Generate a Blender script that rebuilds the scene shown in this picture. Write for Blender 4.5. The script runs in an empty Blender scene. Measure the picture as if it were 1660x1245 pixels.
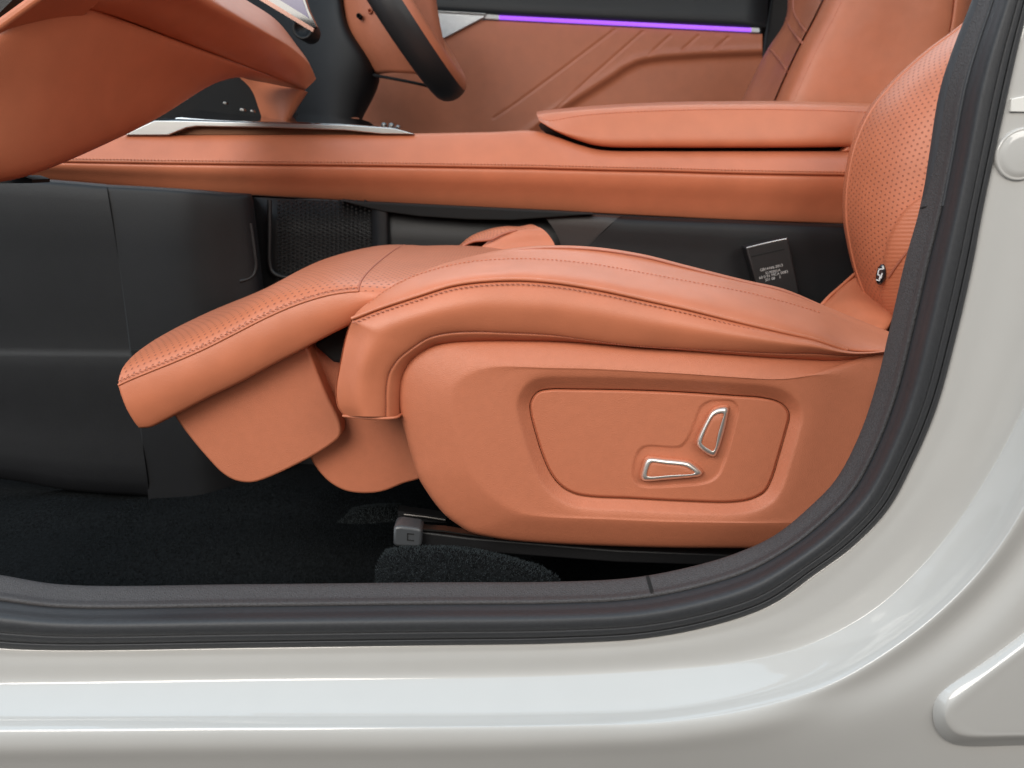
import bpy, math, random
import numpy as np
from mathutils import Vector
random.seed(3); np.random.seed(3)
scene = bpy.context.scene

# ------------------------------------------------------------------ camera
CAM = np.array([0.0, -0.78, 0.82]); PITCH = math.radians(15.8); FPX = 1300.0
cd = bpy.data.cameras.new('camera'); cam = bpy.data.objects.new('camera', cd)
scene.collection.objects.link(cam); scene.camera = cam
cam.location = CAM; cam.rotation_euler = (math.pi/2 - PITCH, 0, 0)
cd.sensor_width = 36; cd.lens = 36*FPX/1660; cd.clip_start = 0.02; cd.clip_end = 100
cd.dof.use_dof = True; cd.dof.focus_distance = 0.80; cd.dof.aperture_fstop = 9.0

# ------------------------------------------------------------------ world and lamps
w = bpy.data.worlds.new('World'); scene.world = w; w.use_nodes = True
w.node_tree.nodes['Background'].inputs[0].default_value = (0.86, 0.93, 1.0, 1)
w.node_tree.nodes['Background'].inputs[1].default_value = 0.045

def area(name, loc, target, sx, sy, power, col=(1, 1, 1), spread=math.pi):
    l = bpy.data.lights.new(name, 'AREA'); l.shape = 'RECTANGLE'; l.size = sx; l.size_y = sy
    l.energy = power; l.color = col; l.spread = spread
    o = bpy.data.objects.new(name, l); scene.collection.objects.link(o); o.location = loc
    d = Vector(target) - Vector(loc); o.rotation_euler = d.to_track_quat('-Z', 'Y').to_euler()
    return o
area('ceiling_panel', (-0.7, -0.35, 3.0), (-0.7, -0.35, 0.0), 7.0, 2.9, 108, (0.60, 0.81, 1.0))
area('blue_fill_left', (-3.0, -0.9, 1.5), (0.4, -0.2, 0.6), 2.0, 1.9, 20, (0.74, 0.88, 1.0))  # added fill lamp, gives the pillar chamfer its blue reflection
area('ceiling_panel_left', (-1.5, -2.3, 2.3), (0.35, 0.0, 0.6), 2.0, 1.6, 98, (1.0, 0.945, 0.87))
area('soft_fill_right', (1.5, -2.3, 2.3), (-0.2, 0.1, 0.6), 2.0, 1.6, 54, (1.0, 0.945, 0.87))  # soft fill added to lift the dash face
area('ceiling_panel_far', (0.0, 3.3, 3.1), (0.0, 0.2, 0.6), 4.4, 2.4, 130, (0.86, 0.94, 1.0))

vs = scene.view_settings
vs.view_transform = 'Standard'; vs.look = 'None'; vs.exposure = 0.0; vs.gamma = 1.0
scene.cycles.max_bounces = 8; scene.cycles.use_denoising = True

# ------------------------------------------------------------------ helpers
FW = np.array([0, math.cos(PITCH), -math.sin(PITCH)]); UP = np.array([0, math.sin(PITCH), math.cos(PITCH)])
RT = np.array([1.0, 0, 0])
def P(px, py, Y):
    """point of the car at depth Y that the lens sees at photo pixel (px, py)"""
    d = FW + RT*(px-830)/FPX + UP*(622.5-py)/FPX
    return CAM + d*(Y-CAM[1])/d[1]
def PP(pts, Y=None):
    return np.array([P(p[0], p[1], (p[2] if len(p) > 2 else Y)) for p in pts])

origin = {}
def put(o, parent=None, label=None, cat=None, group=None, kind=None):
    scene.collection.objects.link(o)
    if parent is not None: o.parent = parent
    tag(o, label, cat, group, kind); return o
def tag(o, label=None, cat=None, group=None, kind=None):
    if label: o['label'] = label
    if cat: o['category'] = cat
    if group: o['group'] = group
    if kind: o['kind'] = kind
def thing(name, loc, label, cat, group=None):
    o = bpy.data.objects.new(name, None); o.empty_display_size = 0.05
    o.location = tuple(loc); origin[o.name] = np.array(loc, float)
    return put(o, None, label, cat, group)

def mesh(name, V, F, mat, parent=None, smooth=True, uv=None, solid=0, face=None, sharp=None, bevel=0, kind=None, label=None):
    V = np.asarray(V, float)
    org = origin[parent.name] if parent is not None else np.zeros(3)
    me = bpy.data.meshes.new(name)
    me.from_pydata((V-org).tolist(), [], [list(map(int, f)) for f in F]); me.update()
    if face is not None:      # make the visible side the outside
        tot = 0.0
        for p in me.polygons:
            c = np.array(p.center)+org; n = np.array(p.normal); tot += p.area*np.dot(n, np.array(face)-c)
        if tot < 0: me.flip_normals()
    if uv is not None:
        l = me.uv_layers.new(name='uv'); 
        for lp in me.loops: l.data[lp.index].uv = uv[lp.vertex_index]
    if smooth:
        me.polygons.foreach_set('use_smooth', [True]*len(me.polygons))
        if sharp: me.set_sharp_from_angle(angle=math.radians(sharp))
    me.materials.append(mat)
    o = bpy.data.objects.new(name, me); put(o, parent, kind=kind, label=label)
    origin[o.name] = org
    if solid:
        m = o.modifiers.new('s', 'SOLIDIFY'); m.thickness = solid; m.offset = -1
    if bevel:
        m = o.modifiers.new('b', 'BEVEL'); m.width = bevel; m.segments = 3; m.limit_method = 'ANGLE'; m.angle_limit = math.radians(40)
        me.polygons.foreach_set('use_smooth', [True]*len(me.polygons)); me.set_sharp_from_angle(angle=math.radians(50))
    return o

def crom(A, n, closed=False, sharp=()):
    """Catmull-Rom through rows of A, n samples per span; sharp = indices where the curve breaks"""
    A = np.asarray(A, float); k = len(A); out = []
    spans = k if closed else k-1
    for i in range(spans):
        p1, p2 = A[i % k], A[(i+1) % k]
        p0 = A[(i-1) % k] if (closed or i > 0) and i not in sharp else p1*2-p2
        p3 = A[(i+2) % k] if (closed or i < spans-1) and (i+1) not in sharp else p2*2-p1
        t0 = 0.0
        def d(a, b): return max(np.linalg.norm((a-b).reshape(-1, A.shape[-1]), axis=1).mean()**0.5, 1e-6)
        t1 = d(p1, p0); t2 = t1+d(p2, p1); t3 = t2+d(p3, p2)
        for j in range(n):
            t = t1+(t2-t1)*j/n
            a1 = (t1-t)/(t1-t0)*p0+(t-t0)/(t1-t0)*p1; a2 = (t2-t)/(t2-t1)*p1+(t-t1)/(t2-t1)*p2
            a3 = (t3-t)/(t3-t2)*p2+(t-t2)/(t3-t2)*p3
            b1 = (t2-t)/(t2-t0)*a1+(t-t0)/(t2-t0)*a2; b2 = (t3-t)/(t3-t1)*a2+(t-t1)/(t3-t1)*a3
            out.append((t2-t)/(t2-t1)*b1+(t-t1)/(t2-t1)*b2)
    if not closed: out.append(A[-1])
    return np.array(out)
def resample(C, n):
    C = np.asarray(C, float); s = np.r_[0, np.cumsum(np.linalg.norm(np.diff(C, axis=0), axis=1))]
    t = np.linspace(0, s[-1], n)
    return np.stack([np.interp(t, s, C[:, i]) for i in range(C.shape[1])], 1)

def grid_mesh(name, G, mat, parent=None, closed_u=False, cap0=False, cap1=False, **kw):
    """G: rings x stations x 3"""
    G = np.asarray(G); R, S = G.shape[:2]; V = G.reshape(-1, 3); F = []
    for r in range(R-1):
        for s in range(S if closed_u else S-1):
            s2 = (s+1) % S
            F.append((r*S+s, r*S+s2, (r+1)*S+s2, (r+1)*S+s))
    if cap0: F.append([r*S for r in range(R)])
    if cap1: F.append([r*S+S-1 for r in range(R)])
    m = R//2
    su = np.r_[0, np.cumsum(np.linalg.norm(np.diff(G[m], axis=0), axis=1))]
    k = S//2
    sv = np.r_[0, np.cumsum(np.linalg.norm(np.diff(G[:, k], axis=0), axis=1))]
    uv = [(su[s], sv[r]) for r in range(R) for s in range(S)]
    kw.setdefault('face', CAM)
    return mesh(name, V, F, mat, parent, uv=uv, **kw)
def loft(name, rings, mat, parent=None, nu=5, nv=4, sharp_r=(), sharp_s=(), closed_u=False, **kw):
    """rings: list of rings, each a list of (px,py,Y) or world rows (arrays)"""
    W = [r if isinstance(r, np.ndarray) else PP(r) for r in rings]
    W = [crom(r, nu, closed=closed_u, sharp=sharp_s) for r in W]
    G = crom(np.array(W), nv, sharp=sharp_r) if len(W) > 1 else np.array(W)
    return grid_mesh(name, G, mat, parent, closed_u=closed_u, **kw)

def prism(name, outline, y0, y1, mat, parent=None, smooth_n=0, bevel=0.0, closed=True, **kw):
    """solid with a traced outline at depth y0, running straight back to depth y1"""
    pts = [(p[0], p[1]) for p in outline]
    W = PP(pts, y0)
    if smooth_n: W = crom(W, smooth_n, closed=True)
    n = len(W); B = W.copy(); B[:, 1] = y1
    V = np.r_[W, B]
    F = [list(range(n)), list(range(2*n-1, n-1, -1))]+[(i, (i+1) % n, n+(i+1) % n, n+i) for i in range(n)]
    o = mesh(name, V, F, mat, parent, smooth=True, sharp=35, bevel=bevel, **kw)
    import bmesh
    bm = bmesh.new(); bm.from_mesh(o.data); bmesh.ops.recalc_face_normals(bm, faces=bm.faces); bm.to_mesh(o.data); bm.free()
    return o
def tube(name, C, r, mat, parent=None, seg=8, **kw):
    C = np.asarray(C); T = np.gradient(C, axis=0); T /= np.linalg.norm(T, axis=1)[:, None]+1e-9
    up = np.array([0.03, 1, 0.02]); G = []
    for j in range(seg+1):
        a = 2*math.pi*j/seg
        n1 = np.cross(T, up); n1 /= np.linalg.norm(n1, axis=1)[:, None]+1e-9; n2 = np.cross(n1, T)
        G.append(C+r*(math.cos(a)*n1+math.sin(a)*n2))
    G = np.array(G)[:-1]; S = len(C); V = G.reshape(-1, 3); F = []
    for a in range(seg):
        b = (a+1) % seg
        for s in range(S-1): F.append((a*S+s, a*S+s+1, b*S+s+1, b*S+s))
    F.append([a*S for a in range(seg)]); F.append([a*S+S-1 for a in range(seg-1, -1, -1)])
    return mesh(name, V, F, mat, parent, smooth=True, sharp=60, **kw)
def stitches(name, C, pitch, length, rad, mat, parent, off=(0, 0, 0), skew=0.0):
    """a row of separate thread stitches lying on a seam"""
    C = np.asarray(C)+np.array(off); L = np.linalg.norm(np.diff(C, axis=0), axis=1).sum(); n = max(2, int(L/pitch))
    Q = resample(C, n*4+1); V = []; F = []
    for i in range(n):
        c = Q[i*4+2]; t = Q[i*4+3]-Q[i*4+1]; t /= np.linalg.norm(t)+1e-9
        nrm = np.cross(t, np.array([0.0, 1, 0])); nrm /= np.linalg.norm(nrm)+1e-9
        t = t+nrm*skew; t /= np.linalg.norm(t); nrm = np.cross(t, np.array([0.0, 1, 0])); b = np.cross(nrm, t)
        k = len(V)
        V.append(c-t*length/2)
        for f in (-0.3, 0.3):
            for a in range(6):
                an = a*math.pi/3; V.append(c+t*length*f+rad*(math.cos(an)*nrm+math.sin(an)*b))
        V.append(c+t*length/2)
        for a in range(6):
            a2 = (a+1) % 6
            F += [(k, k+1+a2, k+1+a), (k+1+a, k+1+a2, k+7+a2, k+7+a), (k+7+a, k+7+a2, k+13)]
    return mesh(name, V, F, mat, parent, kind='stuff')
def box(name, lo, hi, mat, parent=None, bevel=0.002, **kw):
    lo = np.array(lo); hi = np.array(hi)
    V = [(a[0], b[1], c[2]) for c in (lo, hi) for b in (lo, hi) for a in (lo, hi)]
    F = [(0, 2, 3, 1), (4, 5, 7, 6), (0, 1, 5, 4), (2, 6, 7, 3), (0, 4, 6, 2), (1, 3, 7, 5)]
    return mesh(name, V, F, mat, parent, smooth=False, bevel=bevel, **kw)
def mirrorY(A, yc):
    B = np.array(A, float).copy(); B[..., 1] = 2*yc-B[..., 1]; return B
def text_mesh(name, s, center, xdir, ydir, size, mat, parent):
    cu = bpy.data.curves.new(name, 'FONT'); cu.body = s; cu.size = size; cu.align_x = 'CENTER'; cu.align_y = 'CENTER'; cu.extrude = 0.0001
    tmp = bpy.data.objects.new(name+'_tmp', cu); scene.collection.objects.link(tmp)
    bpy.context.view_layer.update()
    me = bpy.data.meshes.new_from_object(tmp.evaluated_get(bpy.context.evaluated_depsgraph_get()))
    V = [np.array(center)+np.array(xdir)*v.co.x+np.array(ydir)*v.co.y+np.cross(xdir, ydir)*v.co.z for v in me.vertices]
    F = [tuple(p.vertices) for p in me.polygons]
    bpy.data.objects.remove(tmp); bpy.data.curves.remove(cu); bpy.data.meshes.remove(me)
    return mesh(name, V, F, mat, parent, smooth=False)

# ------------------------------------------------------------------ materials
def mat(name, col, rough=0.5, metal=0.0, spec=0.5, coat=0.0, grain=0.0, gscale=900, wav=0.0, var=0.0, sheen=0.0, emit=None, estr=0.0, vscale=30):
    m = bpy.data.materials.new(name); m.use_nodes = True; nt = m.node_tree; b = nt.nodes['Principled BSDF']
    b.inputs['Base Color'].default_value = (*col, 1); b.inputs['Roughness'].default_value = rough
    b.inputs['Metallic'].default_value = metal; b.inputs['Specular IOR Level'].default_value = spec
    b.inputs['Coat Weight'].default_value = coat; b.inputs['Coat Roughness'].default_value = 0.04
    b.inputs['Sheen Weight'].default_value = sheen; b.inputs['Sheen Roughness'].default_value = 0.5
    if emit: b.inputs['Emission Color'].default_value = (*emit, 1); b.inputs['Emission Strength'].default_value = estr
    N = nt.nodes.new; L = nt.links.new; tc = N('ShaderNodeTexCoord'); nrm = None
    if wav:
        n = N('ShaderNodeTexNoise'); n.inputs['Scale'].default_value = 14; n.inputs['Detail'].default_value = 2
        L(tc.outputs['Object'], n.inputs['Vector'])
        bp = N('ShaderNodeBump'); bp.inputs['Strength'].default_value = wav; bp.inputs['Distance'].default_value = 0.01
        L(n.outputs['Fac'], bp.inputs['Height']); nrm = bp
    if grain:
        v = N('ShaderNodeTexVoronoi'); v.feature = 'DISTANCE_TO_EDGE'; v.inputs['Scale'].default_value = gscale
        L(tc.outputs['Object'], v.inputs['Vector'])
        bp = N('ShaderNodeBump'); bp.inputs['Strength'].default_value = grain; bp.inputs['Distance'].default_value = 0.0008
        L(v.outputs['Distance'], bp.inputs['Height'])
        if nrm: L(nrm.outputs[0], bp.inputs['Normal'])
        nrm = bp
    if var:
        n = N('ShaderNodeTexNoise'); n.inputs['Scale'].default_value = vscale; n.inputs['Detail'].default_value = 6
        L(tc.outputs['Object'], n.inputs['Vector'])
        mp = N('ShaderNodeMapRange'); mp.inputs[1].default_value = 0.3; mp.inputs[2].default_value = 0.7
        mp.inputs[3].default_value = 1-var; mp.inputs[4].default_value = 1+var; L(n.outputs['Fac'], mp.inputs[0])
        mx = N('ShaderNodeMix'); mx.data_type = 'RGBA'; mx.blend_type = 'MULTIPLY'; mx.inputs[0].default_value = 1
        mx.inputs[6].default_value = (*col, 1); L(mp.outputs[0], mx.inputs[7]); L(mx.outputs[2], b.inputs['Base Color'])
    if nrm: L(nrm.outputs[0], b.inputs['Normal'])
    m['bump'] = nrm.name if nrm else ''
    return m
def perforate(m, density, rad, hole=(0.29, 0.088, 0.045), ribs=False):
    """punched holes (or fine ribs) laid out in the leather's own surface metres"""
    nt = m.node_tree; b = nt.nodes['Principled BSDF']; N = nt.nodes.new; L = nt.links.new
    tc = N('ShaderNodeTexCoord'); bump = N('ShaderNodeBump'); bump.inputs['Distance'].default_value = 0.001
    if ribs:
        sp = N('ShaderNodeSeparateXYZ'); L(tc.outputs['UV'], sp.inputs[0])
        mu = N('ShaderNodeMath'); mu.operation = 'MULTIPLY'; mu.inputs[1].default_value = density*6.283; L(sp.outputs[0], mu.inputs[0])
        si = N('ShaderNodeMath'); si.operation = 'SINE'; L(mu.outputs[0], si.inputs[0])
        bump.inputs['Strength'].default_value = 0.16; L(si.outputs[0], bump.inputs['Height'])
    else:
        ds = []
        for o in ((0, 0, 0), (0.5, 0.5, 0)):
            s = N('ShaderNodeVectorMath'); s.operation = 'MULTIPLY_ADD'; s.inputs[1].default_value = (density, density*0.58, 0); s.inputs[2].default_value = o
            L(tc.outputs['UV'], s.inputs[0])
            f = N('ShaderNodeVectorMath'); f.operation = 'FRACTION'; L(s.outputs[0], f.inputs[0])
            c = N('ShaderNodeVectorMath'); c.operation = 'SUBTRACT'; c.inputs[1].default_value = (0.5, 0.5, 0); L(f.outputs[0], c.inputs[0])
            q = N('ShaderNodeVectorMath'); q.operation = 'MULTIPLY'; q.inputs[1].default_value = (1, 1.72, 0); L(c.outputs[0], q.inputs[0])
            l = N('ShaderNodeVectorMath'); l.operation = 'LENGTH'; L(q.outputs[0], l.inputs[0]); ds.append(l)
        mn = N('ShaderNodeMath'); mn.operation = 'MINIMUM'; L(ds[0].outputs['Value'], mn.inputs[0]); L(ds[1].outputs['Value'], mn.inputs[1])
        mr = N('ShaderNodeMapRange'); mr.interpolation_type = 'SMOOTHSTEP'; mr.inputs[1].default_value = rad*0.75; mr.inputs[2].default_value = rad*1.25
        L(mn.outputs[0], mr.inputs[0])
        mx = N('ShaderNodeMix'); mx.data_type = 'RGBA'; mx.inputs[6].default_value = (*hole, 1)
        src = b.inputs['Base Color']
        if src.is_linked: L(src.links[0].from_socket, mx.inputs[7])
        else: mx.inputs[7].default_value = src.default_value
        L(mr.outputs[0], mx.inputs[0]); L(mx.outputs[2], b.inputs['Base Color'])
        bump.inputs['Strength'].default_value = 0.6; L(mr.outputs[0], bump.inputs['Height'])
    if b.inputs['Normal'].is_linked: L(b.inputs['Normal'].links[0].from_socket, bump.inputs['Normal'])
    L(bump.outputs[0], b.inputs['Normal'])
    return m

TAN = (0.50, 0.158, 0.078)
M_leather = mat('leather', TAN, 0.42, grain=0.25, gscale=700, wav=0.10, var=0.05)
M_leather2 = mat('leather_soft', TAN, 0.44, grain=0.25, gscale=600, wav=0.22, var=0.05)
M_perf = perforate(mat('leather_perforated', TAN, 0.46, grain=0.2, gscale=700, var=0.05), 135, 0.17)
M_perf_fine = perforate(mat('leather_perforated_fine', TAN, 0.46, var=0.05), 190, 0.20)
M_rib = perforate(mat('leather_ribbed', TAN, 0.46, grain=0.2, var=0.05), 170, 0.2, ribs=True)
M_tanplastic = mat('tan_plastic', (0.49, 0.158, 0.080), 0.52, grain=0.5, gscale=600, var=0.03, vscale=120)
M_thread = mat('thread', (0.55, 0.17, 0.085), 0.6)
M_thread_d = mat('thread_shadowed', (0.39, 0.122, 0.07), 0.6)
M_black = mat('black_plastic', (0.006, 0.006, 0.0068), 0.5, grain=0.3, gscale=600, var=0.15)
M_dgrey = mat('dark_grey_plastic', (0.0050, 0.0050, 0.0060), 0.58, spec=0.4, grain=0.35, gscale=600, var=0.12)
M_trim = mat('grained_trim', (0.046, 0.0425, 0.0435), 0.66, grain=0.9, gscale=480, var=0.32, vscale=700)
M_pillar = mat('pillar_trim_plastic', (0.034, 0.035, 0.039), 0.55, grain=0.4, gscale=700, var=0.08)
M_rubber = mat('seal_rubber', (0.029, 0.030, 0.033), 0.50, spec=0.4, grain=0.25, gscale=1100, var=0.10, vscale=400)
M_paint = mat('pearl_paint', (0.46, 0.453, 0.438), 0.32, spec=0.15, metal=0.05, coat=1.0, var=0.01)
M_paint.node_tree.nodes['Principled BSDF'].inputs['Coat IOR'].default_value = 1.55
M_chrome = mat('satin_chrome', (0.90, 0.84, 0.77), 0.34, metal=0.85)
M_silver = mat('silver_trim', (0.55, 0.54, 0.525), 0.36, metal=1.0)
M_mesh = mat('patterned_silver', (0.55, 0.56, 0.57), 0.4, metal=0.8, grain=1.0, gscale=250)
M_gloss = mat('gloss_black', (0.008, 0.008, 0.01), 0.06, coat=1.0)
M_gap = mat('gap_black', (0.004, 0.004, 0.004), 0.9)
M_carpet = mat('carpet', (0.0055, 0.0064, 0.0070), 0.95, spec=0.08, grain=1.0, gscale=300, var=0.6, vscale=260)
M_fibre = mat('carpet_fibre', (0.024, 0.029, 0.031), 0.9, spec=0.1, var=0.4, vscale=500)
M_fibre_dark = mat('carpet_fibre_dark', (0.0095, 0.0115, 0.0125), 0.9, spec=0.1, var=0.5, vscale=300)
M_metal = mat('rail_steel', (0.22, 0.21, 0.20), 0.35, metal=1.0)
M_cap = mat('rail_cap_plastic', (0.055, 0.058, 0.062), 0.35)
M_strip = mat('light_strip', (0.3, 0.1, 0.6), 0.3, emit=(0.36, 0.075, 1.0), estr=1.0)
M_screen = mat('screen', (0.02, 0.02, 0.03), 0.1, emit=(0.30, 0.22, 0.62), estr=0.22)
M_print = mat('label_print', (0.42, 0.41, 0.40), 0.6)
M_white = mat('white_plastic', (0.7, 0.7, 0.7), 0.4)

# ================================================================== car body and door opening
ST_R0 = [(-420, 850), (-80, 922), (0, 932), (100, 947.5), (400, 947), (700, 944), (900, 943), (1020, 937), (1110, 921), (1190, 898), (1255, 868), (1310, 824), (1355, 777), (1393, 705),
         (1420, 625), (1442, 533), (1468, 420), (1489, 345), (1507, 255), (1524, 150), (1543, 88), (1577, 0), (1610, -90)]
ST_RS = [(-420, 960), (-80, 1040), (0, 1049), (100, 1052.5), (400, 1048.5), (700, 1044.5), (905, 1041.5), (1050, 1033), (1165, 1010), (1250, 979), (1320, 930), (1380, 886), (1437, 827), (1480, 748),
         (1517, 660), (1549, 543), (1575, 430), (1591, 345), (1611, 250), (1633, 148), (1647, 85), (1668, 0), (1690, -90)]
ST_C1 = [(-420, 1050), (-80, 1078), (0, 1079), (100, 1079), (400, 1076), (700, 1071), (905, 1066), (1060, 1056), (1185, 1038), (1280, 1010), (1360, 968), (1430, 898), (1492, 820), (1548, 740),
         (1593, 656), (1640, 540), (1690, 420), (1712, 340), (1735, 250), (1760, 148), (1775, 85), (1800, 0), (1825, -90)]
ST_B2 = [(-420, 1100), (-80, 1111), (0, 1109), (100, 1108), (400, 1104), (700, 1100), (908, 1095), (1070, 1086), (1200, 1073), (1305, 1047), (1405, 996), (1482, 930), (1548, 852), (1602, 770),
         (1645, 692), (1690, 590), (1740, 450), (1765, 350), (1790, 250), (1815, 150), (1830, 85), (1855, 0), (1880, -90)]
ST_B3 = [(-420, 1170), (-80, 1166), (0, 1165.5), (100, 1165), (400, 1164), (700, 1163), (912, 1160), (1080, 1152), (1225, 1128), (1340, 1091), (1450, 1025), (1535, 953), (1600, 877), (1650, 792),
         (1695, 700), (1740, 590), (1795, 440), (1820, 345), (1845, 250), (1870, 150), (1885, 85), (1910, 0), (1935, -90)]
ST_B4 = [(-420, 1192), (-80, 1188), (0, 1185), (100, 1184), (400, 1181), (700, 1180), (915, 1177), (1085, 1171), (1235, 1147), (1352, 1108), (1465, 1040), (1552, 967), (1617, 893), (1670, 808),
         (1716, 714), (1765, 600), (1820, 450), (1845, 350), (1870, 250), (1895, 150), (1910, 85), (1935, 0), (1960, -90)]
ST_D = [(-420, 1220), (-80, 1215), (0, 1213), (100, 1212), (400, 1209), (700, 1208), (925, 1203), (1105, 1194), (1262, 1166), (1385, 1122), (1490, 1062), (1575, 990), (1645, 912), (1700, 825),
        (1745, 730), (1795, 615), (1850, 460), (1875, 360), (1900, 260), (1925, 155), (1940, 90), (1965, 0), (1990, -90)]
ST_OUT = [(-420, 1400), (-80, 1400), (0, 1400), (100, 1400), (400, 1400), (700, 1400), (940, 1400), (1150, 1400), (1350, 1400), (1540, 1380), (1700, 1330), (1830, 1230), (1900, 1120), (1940, 980),
          (1960, 840), (1990, 690), (2020, 500), (2040, 390), (2060, 280), (2080, 170), (2100, 95), (2120, 0), (2140, -90)]
def ring(st, Y): return [(p[0], p[1], Y) for p in st]
def mixr(a, b, t, Y): return [(p[0]+(q[0]-p[0])*t, p[1]+(q[1]-p[1])*t, Y) for p, q in zip(a, b)]
body = thing('car_body', (0.4, -0.25, 0.30), 'pearl white painted door sill and pillar framing the open doorway', 'car body')
dY = [0.0]*9+[0.004, 0.006, 0.008, 0.008, 0.007, 0.005]+[0.004]*8
tU = [0.018]*8+[0.014, 0.007, 0.002]+[0.0]*12
loft('sill_panel', [ring(ST_RS, -0.122), ring(ST_RS, -0.1395), mixr(ST_RS, ST_C1, 0.5, -0.1415), ring(ST_C1, -0.1430), mixr(ST_C1, ST_B2, 0.7, -0.1440), ring(ST_B2, -0.1460),
     mixr(ST_B2, ST_B3, 0.05, -0.1474), mixr(ST_B2, ST_B3, 0.5, -0.1608), mixr(ST_B2, ST_B3, 0.93, -0.1735), mixr(ST_B3, ST_B4, 0.25, -0.1795), mixr(ST_B3, ST_B4, 0.75, -0.1856), ring(ST_B4, -0.1880),
     [(p[0], p[1], -0.1915+d) for p, d in zip(ST_D, dY)], [(a[0]*.86+b[0]*.14, a[1]*.86+b[1]*.14, -0.1922+0.3*d) for a, b, d in zip(ST_D, ST_OUT, tU)], [(a[0]*.6+b[0]*.4, a[1]*.6+b[1]*.4, -0.1920+0.8*d) for a, b, d in zip(ST_D, ST_OUT, tU)], [(p[0], p[1], -0.1915+2.0*d) for p, d in zip(ST_OUT, tU)]], M_paint, body, nu=6, nv=5, solid=0.003)
# raised pressing low on the rear quarter and round blanking plug on the pillar
emo = [(1800, 905), (1660, 1021), (1594, 1071), (1530, 1117), (1516, 1135), (1512, 1157), (1517, 1180), (1533, 1199), (1556, 1208), (1660, 1208), (1800, 1208)]
emi = [(1800, 940), (1660, 1050), (1604, 1092), (1552, 1134), (1538, 1148), (1534, 1158), (1537, 1171), (1551, 1187), (1571, 1193), (1660, 1193), (1800, 1193)]
emc = [(1800, 1060)]*11
emc = [(1800, 1000), (1700, 1060), (1660, 1100), (1620, 1140), (1600, 1152), (1595, 1158), (1600, 1164), (1620, 1172), (1640, 1176), (1690, 1178), (1800, 1178)]
loft('pressed_panel', [ring(emo, -0.1915), mixr(emo, emi, 0.22, -0.1942), mixr(emo, emi, 0.75, -0.1995), ring(emi, -0.2012), mixr(emi, emc, 0.4, -0.2015), ring(emc, -0.2016), ring([(1800, 1100)]*11, -0.2016)], M_paint, body, nu=6, nv=4)
def disc(name, c, r_prof, mat_, parent, seg=48):
    G = [[(c[0]+r*math.cos(a), y, c[2]+r*math.sin(a)) for a in np.linspace(0, 2*math.pi, seg, endpoint=False)] for r, y in r_prof]
    return grid_mesh(name, np.array(G), mat_, parent, closed_u=True)
c = P(1655, 250, -0.142)
disc('blanking_plug', c, [(0.0200, -0.1400), (0.0195, -0.1428), (0.0186, -0.1436), (0.0176, -0.1432), (0.0170, -0.1432), (0.0158, -0.1442), (0.0120, -0.1446), (0.0001, -0.1447)], M_paint, body)
prism('sticker', [(1640, 160), (1690, 150), (1690, 182), (1638, 181)], -0.1432, -0.1390, mat('clear_film', (0.72, 0.71, 0.68), 0.12, coat=1), body, bevel=0.0006)

box('shade_rail', (-0.6, 1.12, 1.40), (2.0, 1.54, 1.46), M_dgrey, body)  # unseen slab added to shade the far door from overhead
box('shade_rail', (-0.6, -0.10, 1.50), (2.0, 0.08, 1.68), M_paint, body, bevel=0.03)  # unseen rail added to keep the side lamps off the upper far door

trim = thing('door_opening_trim', (0.3, -0.11, 0.42), 'dark grained plastic trim lining the inside of the doorway', 'trim')
RR = mixr
sill = loft('trim_strip', [RR(ST_R0, ST_RS, 0.30, -0.045), RR(ST_R0, ST_RS, 0.05, -0.070), RR(ST_R0, ST_RS, 0.0, -0.092), RR(ST_R0, ST_RS, 0.02, -0.0965), RR(ST_R0, ST_RS, 0.13, -0.105), RR(ST_R0, ST_RS, 0.235, -0.1125), RR(ST_R0, ST_RS, 0.26, -0.1160), RR(ST_R0, ST_RS, 0.31, -0.1215), RR(ST_R0, ST_RS, 0.36, -0.122), RR(ST_R0, ST_RS, 0.38, -0.112)],
            M_trim, trim, nu=6, nv=3)
# the pillar's smoother upper cover lies over the grained strip above the joint
k = 16
up0 = [(1495, 335)]+ST_R0[18:]; up1 = [(1590, 332)]+ST_RS[18:]
uo = [(p[0]-1.5, p[1]) for p in up0]
loft('pillar_cover', [RR(uo, up1, 0.05, -0.068), RR(uo, up1, 0.0, -0.0945), RR(uo, up1, 0.03, -0.0985), RR(uo, up1, 0.20, -0.1075), RR(uo, up1, 0.28, -0.116), RR(uo, up1, 0.36, -0.1235), RR(uo, up1, 0.40, -0.1235), RR(uo, up1, 0.41, -0.112)], M_pillar, trim, nu=6, nv=3)
def strip(name, a0, a1, b0, b1, prof):
    A = np.array(a0, float); A1 = np.array(a1, float); B = np.array(b0, float); B1 = np.array(b1, float)
    G = [[P(*(A+(A1-A)*f), y), P(*(B+(B1-B)*f), y)] for f, y in prof]
    grid_mesh(name, np.array(G), M_gap, trim, smooth=False)
strip('joint_gap', (1046.5, 933), (1074, 1031), (1052, 932.5), (1081, 1030), [(0.0, -0.0930), (0.02, -0.0973), (0.13, -0.1058), (0.235, -0.1133), (0.26, -0.1168), (0.30, -0.1215)])
strip('joint_gap', (1492, 336.5), (1591, 310), (1492, 339.5), (1591, 313), [(0.0, -0.0960), (0.03, -0.0995), (0.20, -0.1086)])

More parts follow.
